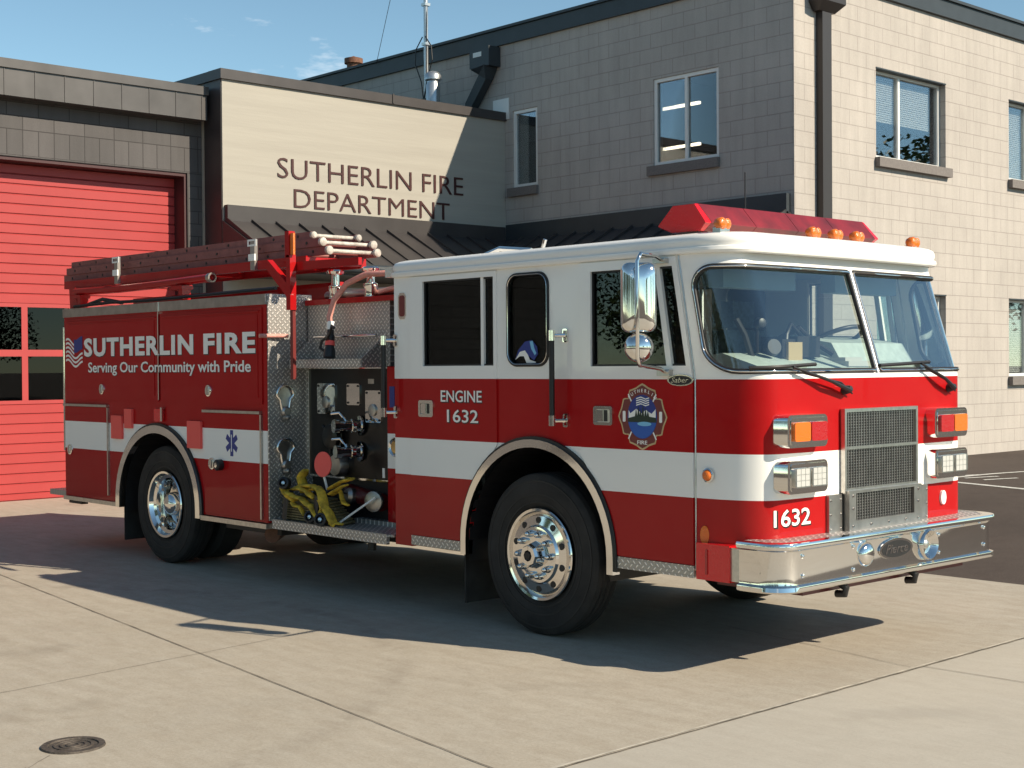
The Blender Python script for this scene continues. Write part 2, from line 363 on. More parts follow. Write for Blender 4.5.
def text_bm(s, fm, u0, v0, w=None, h=.1, bold=0, d0=0, d1=.002, shear=0, center=False, bm=None, space=1.0, us=1):
    cu = bpy.data.curves.new('t','FONT'); cu.body = s; cu.offset = bold; cu.shear = shear; cu.space_character = space; cu.resolution_u = 3
    ob = bpy.data.objects.new('t', cu); COL.objects.link(ob); bpy.context.view_layer.update()
    me = bpy.data.meshes.new_from_object(ob.evaluated_get(bpy.context.evaluated_depsgraph_get()))
    bpy.data.objects.remove(ob); bpy.data.curves.remove(cu)
    xs = [v.co.x for v in me.vertices]; xa, xb = min(xs), max(xs); sv = h/.69; su = (w/(xb-xa)) if w else sv
    off = -(xb-xa)*su/2 if center else 0
    bm = bm or nb()
    def mk(d): return [bm.verts.new(fm(u0 + us*(off + (v.co.x-xa)*su), v0 + v.co.y*sv, d)) for v in me.vertices]
    a, b = mk(d1), mk(d0)
    ec = {}
    for p in me.polygons:
        vs = list(p.vertices)
        try: bm.faces.new([a[i] for i in vs])
        except ValueError: pass
        for i in range(len(vs)):
            k = (vs[i], vs[(i+1)%len(vs)]); ec[tuple(sorted(k))] = ec.get(tuple(sorted(k)),0)+1
    for (i, j), c in ec.items():
        if c == 1: bm.faces.new((a[i],a[j],b[j],b[i]))
    bpy.data.meshes.remove(me); return bm

# ================================================================== GROUND
def hgt(x, y):
    t = max(0, min(1, (y-4.6)/7.5)); t = t*t*(3-2*t); return .31*t
def sheet(bm, xs, ys, dz, fn=lambda x,y: 0):
    g = [[bm.verts.new((x,y,fn(x,y)+dz)) for y in ys] for x in xs]
    for i in range(len(xs)-1):
        for j in range(len(ys)-1): bm.faces.new((g[i][j],g[i+1][j],g[i+1][j+1],g[i][j+1]))
    return bm
xs = [-600,-200,-80,-40,-20,-10,0,10,20,40,80,200,600]; ys = [-600,-200,-60,-30,-10,0,4.43]+[4.6+.4*i for i in range(21)]+[16,20,30,60,200,600]
struct('ground', sheet(nb(), xs, ys, -.006, hgt), 'asphalt')
struct('concrete_apron', sheet(nb(), [-13.7,-6,0,6,9.5], [-13,-6,0,4.44], 0.0), 'concrete')
def ribbon(bm, pts, w, z):
    p = [V((a,b,0)) for a,b in pts]; L_, R_ = [], []
    for i, q in enumerate(p):
        d = (p[min(i+1,len(p)-1)]-p[max(i-1,0)]).normalized(); n = V((-d.y,d.x,0)); ww = w*(.75+.5*random.random())/2
        L_.append(bm.verts.new(q+n*ww+V((0,0,z)))); R_.append(bm.verts.new(q-n*ww+V((0,0,z))))
    for i in range(len(p)-1): bm.faces.new((L_[i],R_[i],R_[i+1],L_[i+1]))
def line(a, b, n, jit=0): return [(a[0]+(b[0]-a[0])*k/n+random.uniform(-jit,jit), a[1]+(b[1]-a[1])*k/n+random.uniform(-jit,jit)) for k in range(n+1)]
bm = nb(); ribbon(bm, line((-9.5,-1.07),(2.6,-2.55),90,.002), .0075, .0045); struct('expansion_joint', bm, 'joint')
bm = nb(); ribbon(bm, line((1.36,-6),(1.30,4.42),110,.003), .016, .0045); struct('slab_edge', bm, 'joint_pale')
bm = nb(); ribbon(bm, line((1.38,-6),(1.32,4.42),110,.003), .010, .0040); struct('slab_edge', bm, 'joint')
bm = nb(); ribbon(bm, line((-1.6,-6),(-2.3,-.9),60,.004), .0045, .0045); ribbon(bm, line((-.6,1.25),(1.3,.92),30,.004), .0045, .0045); ribbon(bm, line((1.34,1.0),(5,1.1),30,.004), .006, .0045)
def wander(a, b, n, am):
    pts = []; o = 0
    for k in range(n+1):
        o += random.uniform(-am,am); t = k/n; q = o*(1-abs(2*t-1)); pts.append((a[0]+(b[0]-a[0])*t + q, a[1]+(b[1]-a[1])*t - q))
    return pts
for a, b in (((-.5,-3.75),(-.15,-4.2)),((1.4,-3.2),(2.4,-3.6))):
    ribbon(bm, wander(a,b,34,.035), .0028, .0045)
struct('hairline_cracks', bm, 'joint')
bm = nb()
def pline(a, b, w):
    n = 24; pts = [V((a[0]+(b[0]-a[0])*k/n, a[1]+(b[1]-a[1])*k/n, 0)) for k in range(n+1)]; d = (pts[-1]-pts[0]).normalized(); nn = V((-d.y,d.x,0))*w/2
    P = [(bm.verts.new(p+nn+V((0,0,hgt(p.x,(p+nn).y)-.001))), bm.verts.new(p-nn+V((0,0,hgt(p.x,(p-nn).y)-.001)))) for p in pts]
    for k in range(n): bm.faces.new((P[k][0],P[k][1],P[k+1][1],P[k+1][0]))
pline((-6.3,11.0),(3,8.9),.09); pline((-4.2,10.95),(-3.3,15.0),.09); pline((-1.4,10.3),(-.5,14.4),.09)
for k in range(5): pline((-5.0+.32*k,11.15-.07*k),(-4.75+.32*k,11.6-.07*k),.07)
struct('parking_lines', bm, 'paint_line')
# manhole
mh = thing('manhole_cover','small round cast iron cover set in the concrete apron','manhole cover',(-.59,-3.59,0))
build('rim', lathe(nb(), [(.0,.155),(.010,.152),(.010,.122),(.002,.118),(.0,.118)], (-.59,-3.59,0), (0,0,1), 40), 'cast_iron', mh, 40)
bm = nb(); lathe(bm, [(.0,.0),(.0,.116)][::-1], (-.59,-3.59,.004), (0,0,1), 40)
for r in (.03,.06,.09): lathe(bm, [(.004,r-.007),(.009,r-.005),(.009,r+.005),(.004,r+.007)], (-.59,-3.59,0), (0,0,1), 32)
build('lid', bm, 'cast_iron', mh, 40)

# ================================================================== BUILDINGS
# ---- window helper on an axis aligned wall.  fm(u,z,d): d outwards
def window(parent, fm, u0, u1, z0, z1, mull, sashes=(True,True), fw=.055, blinds=None, back=.14, screen=None, sill=None):
    w = build('window', plate(nb(), [(u0,z0),(u1,z0),(u1,z1),(u0,z1)], [[(u0+fw,z0+fw),(mull-fw/2,z0+fw),(mull-fw/2,z1-fw),(u0+fw,z1-fw)],[(mull+fw/2,z0+fw),(u1-fw,z0+fw),(u1-fw,z1-fw),(mull+fw/2,z1-fw)]] if mull else [[(u0+fw,z0+fw),(u1-fw,z0+fw),(u1-fw,z1-fw),(u0+fw,z1-fw)]], -back-.04, -back+.03, fm), 'window_white', parent, bevel=0)
    build('pane', plate(nb(), [(u0+fw,z0+fw),(u1-fw,z0+fw),(u1-fw,z1-fw),(u0+fw,z1-fw)], [], -back-.01, -back-.004, fm), 'window_glass', w)
    if blinds:
        bm = nb(); a, b, zz0 = blinds; z = z1-fw-.03
        while z > zz0:
            p = [fm(a,z+.015,-back-.062), fm(b,z+.015,-back-.062), fm(b,z-.015,-back-.052), fm(a,z-.015,-back-.052)]
            bm.faces.new([bm.verts.new(q) for q in p]); z -= .034
        build('blind', bm, 'blind', w)
    return w
def sillbox(parent, fm, u0, u1, z0, z1, out=.09):
    return build('sill', plate(nb(), [(u0,z0),(u1,z0),(u1,z1),(u0,z1)], [], -.15, out, fm), 'sill', parent, bevel=.008)
# ---- two storey building
SX, GXW, BX, YG = bX(-12.06), -13.2, bX(-6.03), bY(9.835)
tb = thing('two_storey_building','two storey painted block building with dark fascia and sliding windows behind the fire engine','building',(BX,YG,0))
fs = FM(BX); fg = SM(YG)
ytop = bZ(7.40)
def bb(u0,u1,z0,z1,ax): 
    q = bX if ax==0 else bY
    return q(u0), q(u1), bZ(z0), bZ(z1)
def rect(a): u0,u1,z0,z1 = a; return [(u0,z0),(u1,z0),(u1,z1),(u0,z1)]
sunw = [bb(11.89,13.88,4.97,6.33,1), bb(15.91,17.9,4.97,6.33,1), bb(11.89,13.87,1.62,2.95,1), bb(15.90,17.9,1.62,2.95,1), bb(19.9,21.9,4.97,6.33,1)]
shw = [bb(-8.67,-7.38,4.93,6.27,0), bb(-11.87,-11.26,4.90,6.22,0)]
YE, XE = 30, -28
build('wall', plate(nb(), rect((YG,YE,-.6,ytop)), [rect(a) for a in sunw], -.22, 0, fs), 'cmu_sun', tb)
build('wall', plate(nb(), rect((XE,BX-.002,-.6,ytop)), [rect(a) for a in shw], -.22, .002, fg), 'cmu_shade', tb)
build('roof_deck', B(XE,BX-.1,YG+.1,YE,ytop-.1,ytop+.02), 'slate_fascia', tb)
build('back_wall', B(XE,BX-.3,YE-.2,YE,-.6,ytop-.1), 'cmu_shade', tb)
ft = bZ(7.64)
bm = B(BX-.15,BX+.06,YG-.06,YE,ytop-.02,ft); build('fascia', bm, 'slate_fascia', tb, bevel=.006)
bm = B(XE,BX-.152,YG-.058,YG+.15,ytop-.02,ft-.002); build('fascia', bm, 'slate_fascia', tb, bevel=.006)
bm = B(BX-.2,BX+.10,YG-.10,YE,ft+.002,ft+.05); build('roof_edge_trim', bm, 'slate_fascia', tb, bevel=.005)
bm = B(XE,BX-.202,YG-.098,YG+.2,ft+.004,ft+.05); build('roof_edge_trim', bm, 'slate_fascia', tb, bevel=.005)
for i, a in enumerate(sunw):
    u0,u1,z0,z1 = a; ml = u0+(u1-u0)*.40
    bl = None
    if i == 0: bl = (u0+.05,u1-.2,z0+.62)
    elif i in (1,3,4): bl = (u0+.05,u1-.05,z0+.08)
    window(tb, fs, u0+.004, u1-.004, z0+.004, z1-.004, ml, blinds=bl)
    sillbox(tb, fs, u0-.03, u1+.07, z0-.145, z0)
    build('window_reveal', plate(nb(), rect((u0-.001,u1+.001,z1-.02,z1+.001)), [], -.2,.012, fs), 'slate_fascia', tb)
for i, a in enumerate(shw):
    u0,u1,z0,z1 = a
    window(tb, fg, u0+.004, u1-.004, z0+.004, z1-.004, (u0+u1)/2 if i==0 else None, blinds=None, back=.05)
    sillbox(tb, fg, u0-.09, u1+.02, z0-.15, z0, .07)
# rooms behind the windows (upper floor slab, back partition, ceiling, lamps)
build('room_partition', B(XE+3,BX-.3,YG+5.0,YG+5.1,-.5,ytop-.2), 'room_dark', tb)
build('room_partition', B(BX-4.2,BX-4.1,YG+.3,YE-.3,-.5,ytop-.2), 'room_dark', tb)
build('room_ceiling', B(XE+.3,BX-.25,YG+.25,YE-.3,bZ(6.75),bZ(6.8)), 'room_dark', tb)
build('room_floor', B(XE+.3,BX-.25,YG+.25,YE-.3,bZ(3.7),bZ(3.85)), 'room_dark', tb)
for (x0,x1,y,z) in ((-10.0,-8.98,11.3,6.12),(-10.0,-8.98,11.3,5.45)):
    build('room_lamp', B(bX(x0),bX(x1),bY(y),bY(y)+.05,bZ(z),bZ(z)+.045), 'lamp_strip', tb)
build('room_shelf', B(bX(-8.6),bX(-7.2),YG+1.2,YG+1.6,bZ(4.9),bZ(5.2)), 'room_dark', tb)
build('room_lamp', B(bX(-7.6),bX(-7.55),bY(12.1),bY(12.9),bZ(5.42),bZ(5.45)), 'lamp_strip', tb)
build('curtain', B(bX(-11.83),bX(-11.62),YG+.12,YG+.14,bZ(4.93),bZ(6.15)), 'blind', tb)
# downspouts
bm = nb(); y0, y1 = bY(10.36), bY(10.58)
box(bm, BX+.01, BX+.12, y0, y1, -.3, bZ(7.0)); build('downspout', bm, 'downpipe', tb, bevel=.02)
bm = nb(); yc = (y0+y1)/2
for (z0, z1, a, b, d) in ((7.02,7.36,.30,.30,.24),(6.9,7.02,.2,.30,.17)):
    lo = [bm.verts.new(p) for p in ((BX+.01,yc-a,bZ(z0)),(BX+.01+d*(a/.3),yc-a,bZ(z0)),(BX+.01+d*(a/.3),yc+a,bZ(z0)),(BX+.01,yc+a,bZ(z0)))]
    hi = [bm.verts.new(p) for p in ((BX+.01,yc-b,bZ(z1)),(BX+.01+.24,yc-b,bZ(z1)),(BX+.01+.24,yc+b,bZ(z1)),(BX+.01,yc+b,bZ(z1)))]
    bm.faces.new(lo[::-1]); bm.faces.new(hi)
    for k in range(4): bm.faces.new((lo[k],lo[(k+1)%4],hi[(k+1)%4],hi[k]))
build('conductor_head', bm, 'downpipe', tb)
bm = nb(); a0, a1 = bX(-12.66), bX(-12.16); yo = YG-.01
box(bm, a0, a1, yo-.28, yo, bZ(7.02), bZ(7.36)); build('conductor_head', bm, 'slate_fascia', tb, bevel=.012)
am = (a0+a1)/2
bm = nb(); ps = [(am,yo-.15,bZ(7.02)),(am+.02,yo-.14,bZ(6.86)),(am-.38,yo-.13,bZ(6.42)),(am-.42,yo-.13,bZ(6.05))]
tube(bm, ps, [.25,.135,.125,.125], 4, up=(1,1,0)); build('downspout', bm, 'slate_fascia', tb)
build('conductor_label', B(a0+.10,a0+.32,yo-.286,yo-.281,bZ(7.2),bZ(7.28)), 'window_white', tb)
build('wall_patch', B(bX(-12.35),bX(-11.95),YG-.02,YG-.004,bZ(6.1),bZ(6.46)), 'window_white', tb)
# ---- entrance block with the sign
sb = thing('entrance_block','low cream entrance block with lettered wall and dark parapet cap','building',(SX,bY(4.25),0))
YL = bY(4.25); pz = bZ(6.08)
build('wall', B(SX-.25,SX,YL,YG-.004,-.3,pz), 'stucco', sb)
build('side_wall', B(SX-7,SX-.252,YL+.002,YL+.25,-.3,pz-.002), 'stucco', sb)
build('roof_deck', B(SX-7,SX-.2,YL+.2,YG-.1,pz-.4,pz-.3), 'slate_fascia', sb)
build('parapet_cap', B(SX-.32,SX+.045,YL-.045,YG-.006,pz-.012,bZ(6.215)), 'bronze_metal', sb, bevel=.006)
build('parapet_cap', B(SX-7,SX-.322,YL-.043,YL+.30,pz-.010,bZ(6.213)), 'bronze_metal', sb, bevel=.006)
build('corner_trim', B(SX-.50,SX-.02,YL-.012,YL-.002,-.3,pz-.014), 'bronze_metal', sb)
build('seam_clip', B(SX+.045,SX+.06,bY(7.35),bY(7.35)+.03,pz,bZ(6.23)), 'bronze_metal', sb)
fsn = FM(SX)
bm = text_bm('SUTHERLIN FIRE', fsn, bY(5.19), bZ(4.715), w=(8.86-5.19)*KB, h=.305*KB, bold=-.008, d0=.002, d1=.016)
build('sign_lettering', bm, 'sign_letter', sb)
bm = text_bm('DEPARTMENT', fsn, bY(5.48), bZ(4.285), w=(8.56-5.48)*KB, h=.285*KB, bold=-.008, d0=.002, d1=.016)
build('sign_lettering', bm, 'sign_letter', sb)
# ---- awning (L shaped, standing seam)
aw = thing('metal_awning','dark standing seam metal awning running round the inner corner under the sign','awning',(SX,YG,3.3))
zt, zf = bZ(4.235), bZ(3.99); SL = .53; DP = 1.30*KB; x1 = SX+.10; y1 = YG-.10
build('flashing', B(SX+.002,SX+.10,YL+.02,YG-.102,zf,zt), 'bronze_metal', aw, bevel=.006)
build('flashing', B(SX+.102,bX(-6.1),YG-.10,YG-.004,zf,zt+.04), 'slate_fascia', aw, bevel=.006)
zr = zf+.04; xo, yo2 = x1+DP, y1-DP; zo = zr-SL*DP; xr = bX(-6.1)
bm = nb(); A=[(x1-.05,YL,zr),(xo,YL,zo),(xo,yo2,zo),(x1-.05,y1+.05,zr)]; C=[(x1-.05,y1+.05,zr),(xo,yo2,zo),(xr,yo2,zo),(xr,y1+.05,zr)]
for q in (A,C):
    up = [bm.verts.new(p) for p in q]; dn = [bm.verts.new((p[0],p[1],p[2]-.05)) for p in q]
    bm.faces.new(up); bm.faces.new(dn[::-1])
    for k in range(4): bm.faces.new((up[k],dn[k],dn[(k+1)%4],up[(k+1)%4]))
build('roof_sheet', bm, 'bronze_metal', aw)
y = YL+.02
def rib(bm, a, b, ww, ax):
    a, b = V(a), V(b); o = V((0,ww,0)) if ax=='y' else V((ww,0,0)); h = V((0,0,.045))
    vs = [bm.verts.new(p) for p in (a-o,a+o,a+o+h,a-o+h,b-o,b+o,b+o+h,b-o+h)]
    for q in ((0,1,2,3),(4,7,6,5),(3,2,6,7),(0,4,5,1),(1,5,6,2),(0,3,7,4)): bm.faces.new([vs[i] for i in q])
bm = nb()
while y < YG-.2:
    d = min(DP, DP*1.0 if y < yo2 else (y1-y))
    if d > .05: rib(bm, (x1,y,zr-.026), (x1+d,y,zr-.026-SL*d), .014, 'y')
    y += .43
x = xr-.02
while x > SX+.25:
    d = min(DP, x-x1)
    if d > .05: rib(bm, (x,y1,zr-.026), (x,y1-d,zr-.026-SL*d), .014, 'x')
    x -= .43
build('standing_seams', bm, 'bronze_metal', aw)
bm = nb(); bm.faces.new([bm.verts.new(p) for p in ((SX+.02,YL-.003,zf+.02),(xo,YL-.003,zo-.02),(xo,YL-.003,zo-.14),(SX+.02,YL-.003,zo-.14))]); r_ = bmesh.ops.extrude_face_region(bm, geom=bm.faces[:]); bmesh.ops.translate(bm, vec=(0,-.02,0), verts=[e for e in r_['geom'] if isinstance(e,bmesh.types.BMVert)])
build('end_panel', bm, 'bronze_metal', aw)
bm = nb(); bm.faces.new([bm.verts.new(p) for p in ((xr+.003,YG-.02,zf+.02),(xr+.003,yo2,zo-.02),(xr+.003,yo2,zo-.14),(xr+.003,YG-.02,zo-.14))]); r_ = bmesh.ops.extrude_face_region(bm, geom=bm.faces[:]); bmesh.ops.translate(bm, vec=(.02,0,0), verts=[e for e in r_['geom'] if isinstance(e,bmesh.types.BMVert)])
build('end_panel', bm, 'bronze_metal', aw)
bm = nb(); tube(bm, [(xo+.04,YL-.02,zo-.06),(xo+.04,yo2-.04,zo-.06),(xr,yo2-.04,zo-.06)], .075, 12, up=(0,0,1)); build('gutter', bm, 'slate_fascia', aw, 40)
bm = B(SX+.02,xo-.02,YL+.02,YG-.02,zo-.16,zo-.13); box(bm, xo-.018,xr-.02,yo2+.02,YG-.02,zo-.16,zo-.13); build('soffit', bm, 'bronze_metal', aw)
bm = B(xo-.22,xo-.08,yo2+.1,yo2+.24,0,zo-.16); build('post', bm, 'bronze_metal', aw, bevel=.01)
bm = B(xr-.3,xr-.16,yo2+.1,yo2+.24,0,zo-.16); build('post', bm, 'bronze_metal', aw, bevel=.01)
# ---- garage
gb = thing('garage_building','gray block garage wing with metal fascia and red sectional door','building',(GXW,2,0))
DL, DR, DT, DX = -.05, 4.33, 4.82, -13.52
build('wall', plate(nb(), [(-12,-.3),(DL,-.3),(DL,DT),(DR,DT),(DR,-.3),(YL-.004,-.3),(YL-.004,6.0),(-12,6.0)], [], -.30, 0, FM(GXW)), 'cmu_gray', gb)
build('roof_deck', B(-26,GXW-.05,-12,YL-.05,5.9,6.0), 'slate_fascia', gb)
build('side_wall', B(-26,GXW-.302,-12,-11.8,-.3,5.9), 'cmu_gray', gb)
bm = B(GXW-.2,GXW+.30,-12,4.50,5.60,6.06); build('fascia', bm, 'fascia_metal', gb, bevel=.004)
build('fascia_trim', B(GXW-.2,GXW+.33,-12.02,4.515,5.975,6.10), 'fascia_metal', gb, bevel=.008)
y = 1.36-.435*9
while y < 4.5: build('fascia_seam', B(GXW+.300,GXW+.309,y,y+.012,5.602,5.972), 'fascia_metal', gb); y += .435
build('door_frame', plate(nb(), [(DL-.01,-.2),(DL+.05,-.2),(DL+.05,DT-.05),(DR-.05,DT-.05),(DR-.05,-.2),(DR+.01,-.2),(DR+.01,DT+.004),(DL-.01,DT+.004)], [], -.38,-.018, FM(GXW)), 'jamb', gb)
build('jamb_edge', B(GXW-.012,GXW+.012,DR-.012,DR+.014,0,DT+.01), 'bronze_metal', gb)
gd = build('garage_door', B(DX-.06,DX-.012,DL+.04,DR-.02,0,DT), 'door_gap', gb)
fd = FM(DX); rows = []
z = 2.80
while z < DT-.02: rows.append((z, min(z+.141,DT)-.010)); z += .141
z = 1.365
while z > 0: rows.append((max(z-.131,.012), z)); z -= .141
bm = nb()
for a, b in rows:
    vs = [fd(DL+.05,a,-.012), fd(DL+.05,a+.004,0), fd(DL+.05,b-.012,.004), fd(DL+.05,b,-.012)]; ve = [fd(DR-.03,p.z,p.x-DX) for p in vs]
    A_ = [bm.verts.new(p) for p in vs]; B_ = [bm.verts.new(p) for p in ve]
    for k in range(3): bm.faces.new((A_[k],B_[k],B_[k+1],A_[k+1]))
build('door_slats', bm, 'door_red', gd)
hol = []
for zz in ((1.42,2.045),(2.14,2.745)):
    for k in range(-2,4):
        a = 1.93+.72*k
        if a > DL+.1 and a+.63 < DR: hol.append((a,a+.63,zz[0],zz[1]))
build('window_frame', plate(nb(), rect((DL+.05,DR-.03,1.368,2.798)), [rect(h) for h in hol], -.03,.006, fd), 'door_red', gd)
for h in hol: build('window_pane', plate(nb(), rect(h), [], -.008,-.004, fd), 'door_glass', gd)
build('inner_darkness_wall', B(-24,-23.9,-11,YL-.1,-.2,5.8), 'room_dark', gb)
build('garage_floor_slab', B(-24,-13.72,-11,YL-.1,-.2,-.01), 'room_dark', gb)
# ---- roof furniture
am_ = thing('antenna_mast','tall thin galvanised antenna mast with cables on the entrance roof','antenna',(bX(-13.75),bY(9.5),pz-.3))
mx_, my_ = bX(-13.72), bY(9.45)
bm = nb(); cyl(bm,(mx_,my_,pz-.3),(mx_,my_,9.2),.042,n=10); cyl(bm,(mx_,my_,9.2),(mx_,my_,12.5),.022,n=8); build('mast', bm, 'galv', am_, 40)
bm = nb(); box(bm,mx_-.13,mx_+.05,my_-.06,my_+.06,bZ(6.35),bZ(6.65)); build('junction_box', bm, 'black', am_)
bm = nb()
for s in (-1,1): tube(bm, [(mx_+s*.04,my_-.05,bZ(7.75)),(mx_+s*.22,my_-.06,bZ(7.55)),(mx_+s*.25,my_-.06,bZ(7.3)),(mx_+s*.08,my_-.05,bZ(6.95)),(mx_-.02,my_-.05,bZ(6.6))], .011, 6)
tube(bm, [(mx_+.05,my_-.03,pz),(mx_+.06,my_-.04,bZ(7.2)),(mx_+.03,my_,bZ(8.4)),(mx_+.03,my_,11)], .010, 6)
tube(bm, [(mx_,my_,11.5),(mx_-1.9,my_+.3,bZ(7.6))], .006, 4); build('cable', bm, 'black', am_)
for z in (7.6,8.3): build('mast_clamp', B(mx_-.06,mx_+.06,my_-.06,my_+.06,bZ(z),bZ(z)+.05), 'steel', am_)
vp = tag(build('roof_vent', lathe(nb(), [(0,.13),(.68,.13),(.72,.11),(.75,.11),(.78,.15),(.86,.15),(.92,.10),(.95,0)], (bX(-13.35),bY(9.3),bZ(6.15)), (0,0,1), 20), 'galv', None, 40, origin=(bX(-13.35),bY(9.3),bZ(6.15))), 'short galvanised vent pipe standing beside the antenna mast', 'vent pipe')
rv = tag(build('roof_vent', lathe(nb(), [(0,.14),(.2,.14),(.2,.19),(.3,.19),(.34,.05),(.36,0)], (bX(-16.7),bY(10.05),ft), (0,0,1), 14), 'rust', None, 40, origin=(bX(-16.7),bY(10.05),ft)), 'small rusty vent cap on the far end of the block roof', 'vent cap')

# ================================================================== FIRE ENGINE
WD = 2.44
T = thing('fire_engine','red and white cab-forward fire engine parked on the concrete apron with ladders on its rack','fire engine',(-3.7,1.22,0))
near, far = SM(0,1), (lambda u,v,d: V((u, WD+d, v)))
bnear, bfar = SM(-.03,1), (lambda u,v,d: V((u, WD+.03+d, v)))
WF, WRr, ZC, TR = -1.045, -6.215, .56, .56
# --- front shape
def fpar(z):
    t = max(0, min(1, (z-1.78)/.74)); return .38-.13*t, .855-.235*t, .25
def fpt(c, z, off=0.0):
    """c in 0..3 round the front of the cab from the near seam to the far seam"""
    xs_, xf, ry = fpar(z)
    if 1 <= c <= 2: th = None; y = ry+(WD-2*ry)*(c-1); x = xf+.025*(1-((y-1.22)/(1.22-ry))**2); n = V((1,0,0)); return V((x+off, y, z))
    th = (c if c < 1 else 3-c)*pi/2; rx = xf-xs_
    n_ = 2.35
    x = xs_+rx*abs(sin(th))**(2/n_); y = ry*(1-abs(cos(th))**(2/n_))
    nn = V((sin(th), -cos(th), 0))
    if c > 2: y = WD-y; nn.y *= -1
    return V((x,y,z))+nn*off
LC = (.50, 1.90)
def c_of(l):
    if l < LC[0]: return l/LC[0]
    if l < LC[0]+LC[1]: return 1+(l-LC[0])/LC[1]
    return 2+(l-LC[0]-LC[1])/LC[0]
LT = LC[0]*2+LC[1]
# lower front (below the windshield)
def surf(bm, ls, zs, keep=None, off=0.0):
    g = {}
    def vv(i,j):
        if (i,j) not in g: g[i,j] = bm.verts.new(fpt(c_of(ls[i]), zs[j], off))
        return g[i,j]
    for i in range(len(ls)-1):
        for j in range(len(zs)-1):
            if keep is None or keep((ls[i]+ls[i+1])/2, (zs[j]+zs[j+1])/2): bm.faces.new((vv(i,j),vv(i+1,j),vv(i+1,j+1),vv(i,j+1)))
    return bm
ls = [LT*k/150 for k in range(151)]
build('front_panel', surf(nb(), ls, [.62,.70,.80,.9,1.05,1.32,1.5,1.70,1.78]), 'cab_paint', T, 40)
GZ0, GZ1, GL0, GL1, GM = 1.815, 2.455, .055, LT-.055, LT/2
pane_n = rrect(GL0, GM-.022, GZ0, GZ1, (.15,.02,.02,.13), 8); pane_f = rrect(GM+.022, GL1, GZ0, GZ1, (.02,.15,.13,.02), 8)
def inside(p, poly):
    x, y = p; r = False; n = len(poly)
    for i in range(n):
        (x0,y0),(x1,y1) = poly[i], poly[(i+1)%n]
        if (y0>y) != (y1>y) and x < (x1-x0)*(y-y0)/(y1-y0)+x0: r = not r
    return r
lsf = sorted(set([LT*k/340 for k in range(341)])); zsf = [1.78+.76*k/84 for k in range(85)]
build('windshield_surround', surf(nb(), lsf, zsf, lambda l,z: not (inside((l,z),pane_n) or inside((l,z),pane_f))), 'white_paint', T, 60)
for i, pn in enumerate((pane_n, pane_f)):
    bm = surf(nb(), lsf, zsf, lambda l,z: inside((l,z),pn), -.006)
    build('windshield_pane', bm, 'windshield_glass', T, 60)
    def dens(pn):
        out = []
        for k in range(len(pn)):
            a, b = pn[k], pn[(k+1)%len(pn)]; n = max(1,int(math.dist(a,b)/.05))
            out += [(a[0]+(b[0]-a[0])*q/n, a[1]+(b[1]-a[1])*q/n) for q in range(n)]
        return out
    pp = dens(pn)
    g_ = build('windshield_gasket', tube(nb(), [fpt(c_of(l),z,.004) for l,z in pp], .017, 8, True), 'black', T, 60)
    build('gasket_trim', tube(nb(), [fpt(c_of(l),z,.018) for l,z in pp], .0055, 6, True), 'chrome', g_, 60)
bm = nb()
A_ = [fpt(1.5,z,.012) for z in (GZ0-.01,2.1,GZ1+.01)]; tube(bm, A_, .016, 6, flat=.6); build('windshield_divider', bm, 'steel', T, 50)
# --- cab sides
def arch_pts(cx_, rx, rz, zc, zb, n=22):   # from right foot over the top to the left foot
    pts = [(cx_+rx, zb)]
    pts += [(cx_+rx*cos(pi*k/n), zc+rz*sin(pi*k/n)) for k in range(n+1)]
    return pts + [(cx_-rx, zb)]
ZT = 2.545
def seamx(z): return .38 if z < 1.77 else .38-.13*(z-1.77)/.75
arF = arch_pts(WF, .70, .71, .60, .56)
out_side = [(-2.60,.56)] + arF[::-1] + [(.38,.60),(.38,1.77),(seamx(ZT),ZT),(-2.60,ZT)]
w1h = rect((-2.245,-1.455,1.862,2.492)); w2h = rrect(-1.31,-.91,1.865,2.49,.085); w3h = [(-.50,1.852),(.315,1.852),(.205,2.472),(-.50,2.472)]
def grow(p, g): 
    cxx = sum(a for a,_ in p)/len(p); czz = sum(b for _,b in p)/len(p)
    return [(a+(g if a>cxx else -g), b+(g if b>czz else -g)) for a,b in p]
